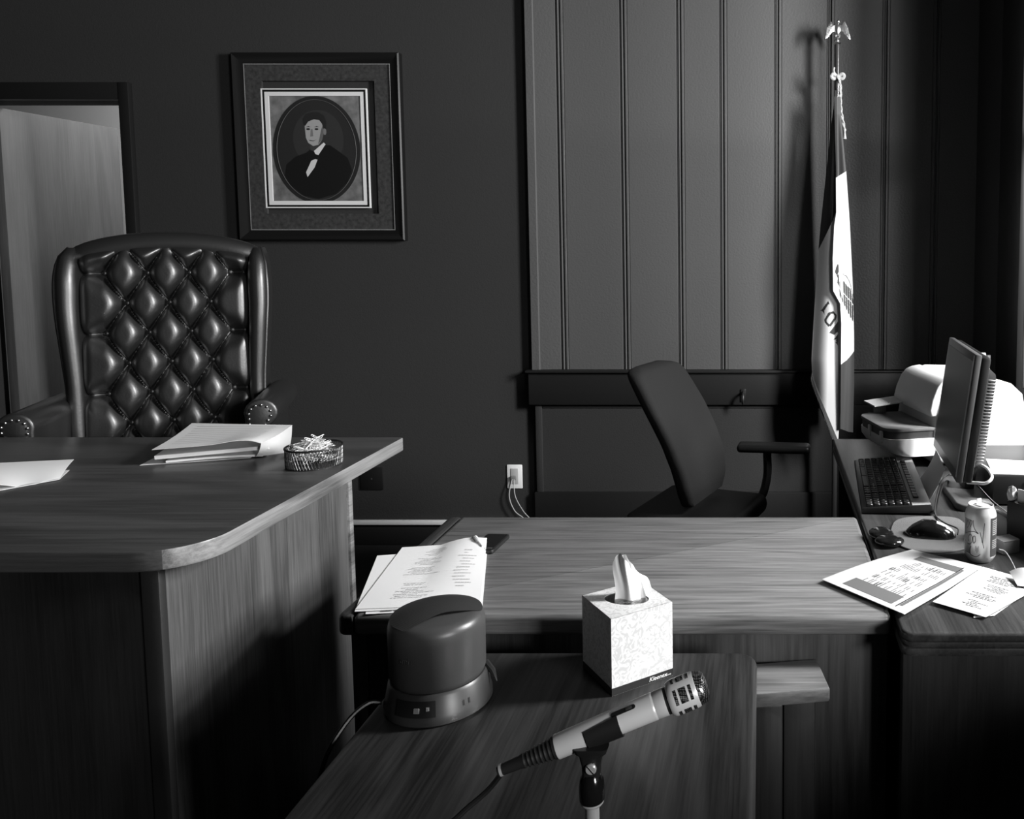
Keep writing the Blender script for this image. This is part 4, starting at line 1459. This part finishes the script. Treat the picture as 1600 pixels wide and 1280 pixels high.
# printer
t = thing('laser_printer', 'cream laser printer with a front paper tray beside the flag', 'printer', (.6, 2.66, ZR))
pyn, pyf = 2.52, 2.82
body = [(.462, .758), (.460, .86), (.468, .905), (.484, .955), (.505, 1.005), (.525, 1.020), (.56, 1.030), (.66, 1.024), (.735, 1.000), (.775, .965), (.790, .90), (.786, .757), (.778, .750), (.47, .750)]
b = MB().prism(body, pyn, pyf, 'Y', .014, 4)
b.build('body', beige, t, angle=50)
# front hood, curved, over the tray opening
hood = [(.452, .905), (.446, .925), (.455, .960), (.472, .998), (.490, 1.018), (.510, 1.026), (.540, 1.030), (.540, .99), (.500, .94), (.470, .905)]
b = MB().prism(hood, pyn + .004, pyf - .004, 'Y', .006, 3)
hd_ = b.build('front_hood', mat('hood_cream', .80, .45), t, angle=50)  # paler than the body: bounced light put into the colour
MB().ball((.4635, 2.67, .962), .007, (.3, .7, 1.2), 10).build('badge', midgrey, hd_)
b = MB()
sd = [(.462, .78), (.500, .78), (.502, .86), (.515, .93), (.545, .985), (.555, 1.0), (.53, 1.005), (.49, .97), (.470, .905)]
b.prism(sd, pyn - .003, pyn, 'Y', .001, 1)
b.build('side_cover', mat('printer_side', .48, .45), t)
b = MB(); b.tube([(p[0], pyn - .003, p[1]) for p in sd[1:6]], .0010, 6); b.build('seam', midgrey, t)
b = MB(); b.tube(bez([(.520, pyn - .001, 1.006), (.530, pyn - .001, .996), (.545, pyn - .001, .998), (.556, pyn - .001, .990), (.566, pyn - .001, .972)], 5), .0014, 6); b.build('lid_seam', darkgrey, t)
tr = MB()
trp = rrect(.300, .468, pyn + .002, pyf - .03, .05, 8, (1, 0, 0, 1))
tr.prism(trp, .862, .872, 'Z', .002, 2)
tray = tr.build('output_tray', mat('tray_grey', .16, .5), t)
b = MB(); b.prism(rrect(.304, .468, pyn + .006, pyf - .035, .048, 8, (1, 0, 0, 1)), .832, .862, 'Z'); b.build('tray_slot', darkgrey, t)
b = MB()
b.loft([[(x, y, z) for x, y in rrect(x0, .472, pyn - .002, pyf - .03, .05, 8, (1, 0, 0, 1))] for x0, z in ((.300, .838), (.302, .815), (.318, .795), (.345, .782))])
b.build('paper_cassette', mat('cassette', .80, .45), t, angle=50)  # raised tone stands in for light bounced onto the shaded front
for yy in (2.56, 2.66):
    MB().box(.296, .304, yy, yy + .018, .820, .858, .002).build('tray_clip', beige, t)
MB().box(.36, .40, pyf - .05, pyf - .03, .868, .905, .002).build('paper_guide', midgrey, t)
b = MB(); b.grid(lambda u, v: (lerp(.345, .465, u), lerp(pyf - .08, pyf + .02, v), .905 + .012 * u), 6, 3, thick=.004); b.build('manual_feed_flap', beige, t)
for k in range(2):
    MB().box(.49, .77, pyn + .03 + .2 * k, pyn + .06 + .2 * k, ZR, .751, .003).build('foot', darkgrey, t)
b = MB()
b.box(.560, .600, pyn - .0045, pyn - .003, .83, .95, .002)
lb = b.build('side_label', midgrey, t)
b = MB()
for k in range(14):
    b.box(.575, .598, pyn - .0052, pyn - .0044, .836 + .008 * k, .840 + .008 * k)
b.build('label_lines', paper, lb)

t.matrix_local = Matrix.Translation((.618, 2.635, ZR)) @ Matrix.Rotation(math.radians(14), 4, 'Z') @ Matrix.Diagonal((.95, .95, .95, 1.0))

# dark computer box under the printer papers
t = thing('desktop_computer', 'low black desktop case lying in front of the printer', 'computer', (.75, 2.26, ZR))
MB().box(.598, .93, 2.11, 2.44, ZR + .004, ZR + .080, .004).build('case', blackmat, t)
MB().box(.68, .92, 2.107, 2.111, ZR + .055, ZR + .064, .001).build('drive_slot', lightgrey, t)
b = MB()
for x in (.60, .90):
    for y in (2.13, 2.42): b.box(x, x + .015, y - .008, y + .008, ZR, ZR + .005)
b.build('feet', blackmat, t)
sheet('paper_sheet', 'curling white sheet on top of the black desktop case', [(.602, 2.125, ZR + .081), (.87, 2.10, ZR + .081), (.93, 2.24, ZR + .081), (.62, 2.26, ZR + .081)], lambda u, v: .001 + .012 * max(0, .3 - u) * v, thick=.002)
tag(MB().tube(bez([(.545, 2.16, ZR + .048), (.560, 2.12, ZR + .058), (.578, 2.10, ZR + .064), (.594, 2.105, ZR + .078), (.592, 2.14, ZR + .09), (.585, 2.20, ZR + .088)]), .0042, 8).build('white_cable', white_trim, loc=(.57, 2.1, ZR + .06)),
    'thick white cable bending round the black desktop case', 'cable')
tag(MB().tube(bez([(.560, 2.115, ZR + .055), (.575, 2.03, ZR + .04), (.590, 1.95, ZR + .035), (.60, 1.90, ZR + .03), (.615, 1.86, ZR + .004)]), .0012, 6).build('thin_wire', midgrey, loc=(.57, 2.0, ZR)),
    'fine wire running down from the desktop case towards the file sorter', 'wire')
# small desk calendar behind the monitor
t = thing('desk_card', 'small pale card standing behind the top of the monitor', 'card', (.70, 2.60, 1.03))
b = MB(); b.grid(lambda u, v: (lerp(.665, .720, u) + .02 * v * (.5 - u), 2.60 + .02 * v, 1.0235 + .05 * v), 6, 6, thick=.002); b.build('card', paper2, t)
b = MB()
for k in range(4): b.box(.675 + .012 * k, .684 + .012 * k, 2.606 - .009, 2.609 - .006, 1.055, 1.068)
b.build('printed_marks', bandgrey, t)

# soda can
CN = (.471, 1.748, ZR)
t = thing('soda_can', 'opened aluminium soda can with dark script on the side desk', 'can', CN)
cr = .0332
cmt = mat('can_silver', .72, .28, metal=.35)
MB().lathe([(0, .006), (.020, .003), (.0245, 0), (.0262, .002), (.0318, .011), (cr, .015), (cr, .100), (.0315, .107), (.0268, .117), (.0262, .1195), (.0268, .1215), (.0262, .122), (.0252, .1215), (.0246, .1175), (0, .1175)], CN, 48).build('body', cmt, t)


def oncan(a, z, lift=.0003): return (CN[0] + (cr + lift) * math.cos(a), CN[1] + (cr + lift) * math.sin(a), CN[2] + z)


dk = mat('can_print_dark', .06, .35, metal=.4); gy = mat('can_print_grey', .28, .3, metal=.5)
b = MB(); b.grid(lambda u, v: oncan(lerp(math.radians(-66), math.radians(-5), u), lerp(.016, .099, v)), 14, 4); b.build('side_panel', mat('can_panel', .11, .35, metal=.5), t)
b = MB()
for k in range(8):
    b.grid(lambda u, v, k=k: oncan(lerp(math.radians(-58), math.radians(-16 - 6 * (k % 3)), u), .092 - .0042 * k + .0014 * v, .0006), 6, 1)
for k in range(5):
    b.grid(lambda u, v, k=k: oncan(lerp(math.radians(-58), math.radians(-24 - 5 * (k % 2)), u), .050 - .004 * k + .0012 * v, .0006), 6, 1)
b.build('printed_text', lightgrey, t, smooth=False)
b = MB(); b.grid(lambda u, v: oncan(lerp(math.radians(-176), math.radians(-140), u), lerp(.020, .094, v)), 8, 4); b.build('side_panel', gy, t)
b = MB()      # flowing script and swooshes
for path in ([(-168, .060), (-150, .066), (-128, .070), (-112, .0665), (-124, .074), (-131, .084), (-132, .094)],
             [(-172, .044), (-150, .040), (-138, .044), (-134, .055), (-142, .062), (-152, .055), (-150, .046)],
             [(-165, .078), (-158, .090), (-150, .086), (-154, .076), (-162, .074)],
             [(-142, .078), (-137, .090), (-144, .092), (-147, .083), (-142, .078)],
             [(-128, .044), (-122, .050), (-124, .060), (-131, .058), (-131, .048), (-128, .044)],
             [(-140, .036), (-146, .026), (-138, .018), (-118, .0165), (-104, .022)],
             [(-106, .070), (-101, .058), (-98, .048)], [(-90, .090), (-94, .070), (-96, .050), (-92, .036)]):
    b.tube(bez([oncan(math.radians(a), z, .0002) for a, z in path], 5), .0007, 5)
b.build('script', dk, t)
b = MB()
b.grid(lambda u, v: oncan(math.radians(-122 + 12 * u), .026 + .012 * v + .003 * math.sin(9 * u), .0004), 6, 3)
b.build('emblem', gy, t)
b = MB()
b.prism(rrect(-.008, .008, -.012, .012, .007, 5), .119, .1205, 'Z', .0004, 1, M=Matrix.Translation(CN) @ Matrix.Rotation(.6, 4, 'Z') @ Matrix.Translation((0, .004, 0)) @ Matrix.Rotation(0, 4, 'X'))
b.prism(rrect(-.006, .006, -.001, .001, .0008, 2), .121, .132, 'Z', M=Matrix.Translation(CN) @ Matrix.Rotation(.5, 4, 'Z') @ Matrix.Translation((0, .006, 0)))
b.build('pull_tab', silver, t)

# tape dispenser and note block
t = thing('tape_dispenser', 'grey tape dispenser standing behind the soda can', 'tape dispenser', (.545, 1.86, ZR))
prf = [(-.030, 0), (.050, 0), (.052, .020), (.046, .026), (.044, .046), (.030, .044), (.022, .058), (.0, .070), (-.018, .066), (-.030, .048), (-.033, .02)]
b = MB().prism(prf, -.014, .014, 'Y', .004, 2, M=Matrix.Translation((.540, 1.865, ZR)) @ Matrix.Rotation(math.radians(-20), 4, 'Z'))
b.build('body', mat('dispenser_grey', .20, .4), t)
b = MB(); b.prism([(.034, .045), (.040, .060), (.046, .058), (.046, .066), (.058, .066), (.060, .044), (.050, .030)], -.012, .012, 'Y', .002, 1, M=Matrix.Translation((.540, 1.865, ZR)) @ Matrix.Rotation(math.radians(-20), 4, 'Z')); b.build('cutter', lightgrey, t)
t = thing('note_block', 'small block of grey notes lying right of the soda can', 'note pad', (.55, 1.77, ZR))
MB().box(-.022, .022, -.018, .018, 0, .028, .001, 1, M=Matrix.Translation((.542, 1.795, ZR)) @ Matrix.Rotation(.4, 4, 'Z')).build('pad', mat('note_grey', .20, .7), t)
MB().box(-.022, .022, -.0183, .0183, .0285, .0295, M=Matrix.Translation((.542, 1.795, ZR)) @ Matrix.Rotation(.4, 4, 'Z')).build('top_note', midgrey, t)
tag(MB().tube(bez([(.498, 1.70, ZR + .04), (.512, 1.695, ZR + .034), (.524, 1.67, ZR + .008), (.514, 1.64, ZR + .002), (.500, 1.60, ZR + .002), (.505, 1.572, ZR + .002), (.53, 1.555, ZR + .003)]), .0009, 6).build('thin_wire', lightgrey, loc=(.5, 1.65, ZR)),
    'fine pale wire wandering over the desk right of the soda can', 'wire')

# file sorter
SA = math.radians(-52)
t = thing('file_sorter', 'black desktop file sorter holding envelopes at the right edge', 'file sorter', (.60, 1.80, ZR))
Ms = Matrix.Translation((.556, 1.845, ZR)) @ Matrix.Rotation(SA, 4, 'Z')
b = MB()
b.box(0, .24, 0, .006, 0, .098, .001, M=Ms)
b.box(0, .24, .094, .10, 0, .12, .001, M=Ms)
b.box(0, .24, 0, .10, 0, .004, .001, M=Ms)
b.box(0, .005, .006, .094, .004, .09, .001, M=Ms)
b.box(.235, .24, .006, .094, .004, .09, .001, M=Ms)
b.build('tray', blackmat, t)
for k, (x0, x1, yy, z1, mt_, lab) in enumerate(((.015, .19, .018, .125, paper2, 'front grey printed envelope in the black file sorter'),
                                                (.03, .20, .038, .135, paper, 'white card second from the front in the file sorter'),
                                                (.012, .18, .058, .140, paper2, 'tall grey card near the back of the file sorter'),
                                                (.05, .21, .078, .132, paper, 'white envelope at the very back of the file sorter'))):
    e = thing('envelope', lab, 'envelope', tuple(Ms @ V((x0, yy, .006))))
    b = MB().box(x0, x1, yy, yy + .004, .0045, z1, .0006, 1, M=Ms @ Matrix.Rotation(.02 * k, 4, 'X')); b.build('body', mt_, e)
    if k == 0:
        b = MB()
        for q in range(8): b.box(x0 + .02 + .012 * q, x0 + .028 + .012 * q, yy - .0006, yy, .104, .112, M=Ms)
        b.build('printed_text', ink, e)
t = thing('crumpled_note', 'crumpled scrap of paper perched on the corner of the file sorter', 'paper', tuple(Ms @ V((.0, .05, .1))))
b = MB(); b.ball(Ms @ V((.004, .012, .112)), .014, (.8, .8, 1.25), 10)
for v in b.bm.verts: v.co += V((random.uniform(-.003, .003), random.uniform(-.003, .003), random.uniform(-.003, .003)))
b.build('scrap', paper2, t, angle=10)

# papers at the right front
sheet('paper_sheet', 'pale printed sheet under the big form at the right front of the side desk',
      [(.385, 1.462, ZD + .002), (.425, 1.470, ZD + .002), (.560, 1.62, ZD + .002), (.455, 1.70, ZD + .002)], None, m=formpaper)
rows = []
for k in range(4): rows += textrows(.25 + .12 * (k % 2), .85, .82 - .2 * k - .1, .82 - .2 * k + .05, 5, .3, seed=60 + k, ragged=.5)
sheet('paper_sheet', 'white typed sheet half under the grey-banded form at right',
      [(.322, 1.520, ZD + .004), (.405, 1.455, ZD + .004), (.560, 1.600, ZD + .004), (.462, 1.690, ZD + .004)], lambda u, v: .002, m=formpaper, lines=rows, lm=bandgrey)
cells = []
rnd = random.Random(4)
for r_ in range(18):
    for c_ in range(6):
        u0 = .205 + .097 * c_
        v0 = .215 + .029 * r_
        if rnd.random() < .75: cells.append((u0, u0 + .085 * (.4 + .6 * rnd.random()), v0, v0 + .009))
        if rnd.random() < .16: cells.append((u0, u0 + .06, v0 + .006, v0 + .019))
sheet('printed_form', 'large white form with grey shaded bands lying across both desks', 
      [(.259, 1.463, ZD + .006), (.455, 1.672, ZD + .006), (.331, 1.783, ZD + .006), (.121, 1.620, ZD + .006)],
      lambda u, v: .002 + .012 * max(0, u - .55) * (1 - v) + .004 * math.sin(PI * u) * v, n=22, m=formpaper, lines=cells, lm=MT['cell_ink'],
      bands=[(.055, .20, .20, .80), (.80, .89, .15, .74), (.08, .86, .10, .135)], cat='form', thick=.0012)
fo_ = bpy.data.objects['printed_form']
cF = [V((.259, 1.463, ZD + .006)), V((.455, 1.672, ZD + .006)), V((.331, 1.783, ZD + .006)), V((.121, 1.620, ZD + .006))]
MB().grid(lambda a, q: bil(cF, lerp(.05, .90, a), lerp(.137, .149, q)) + V((0, 0, .0028 + .012 * max(0, lerp(.05, .90, a) - .55) * .86 + .004 * math.sin(PI * lerp(.05, .90, a)) * .14)), 20, 1).build('black_rule', blackmat, fo_, smooth=False)
t = thing('crumpled_note', 'small curled slip of paper at the right edge of the typed sheet', 'paper', (.52, 1.61, ZD + .01))
b = MB(); b.grid(lambda u, v: (lerp(.502, .56, u), lerp(1.585, 1.64, v) - .02 * u, ZD + .010 + .012 * math.sin(PI * u) * v + .006 * v), 8, 8, thick=.001); b.build('slip', paper2, t)

# ------------------------------------------------------------------ light
w = bpy.data.worlds.new('world'); sc.world = w; w.use_nodes = True
w.node_tree.nodes['Background'].inputs[0].default_value = (1, 1, 1, 1)
w.node_tree.nodes['Background'].inputs[1].default_value = .2


def area(name, loc, target, sx, sy, power):
    l = bpy.data.lights.new(name, 'AREA'); l.shape = 'RECTANGLE'; l.size = sx; l.size_y = sy; l.energy = power
    o = bpy.data.objects.new(name, l); COL.objects.link(o)
    o.location = loc
    o.rotation_euler = (V(target) - V(loc)).to_track_quat('-Z', 'Y').to_euler()
    return o


area('daylight_far_window', (2.2, 1.75, 2.2), (-.5, 2.5, 1.0), .5, 1.0, 300)
area('daylight_near_window', (3.2, -2.2, 1.95), (-.4, 1.4, .85), 1.0, .9, 215)
area('hall_lamp', (-3.2, 4.9, 2.9), (-3.2, 4.9, 0), .6, .6, 30)

sc.view_settings.view_transform = 'Standard'
sc.view_settings.look = 'None'
sc.view_settings.exposure = 0.0
sc.view_settings.gamma = 1.0
sc.view_settings.use_curve_mapping = False
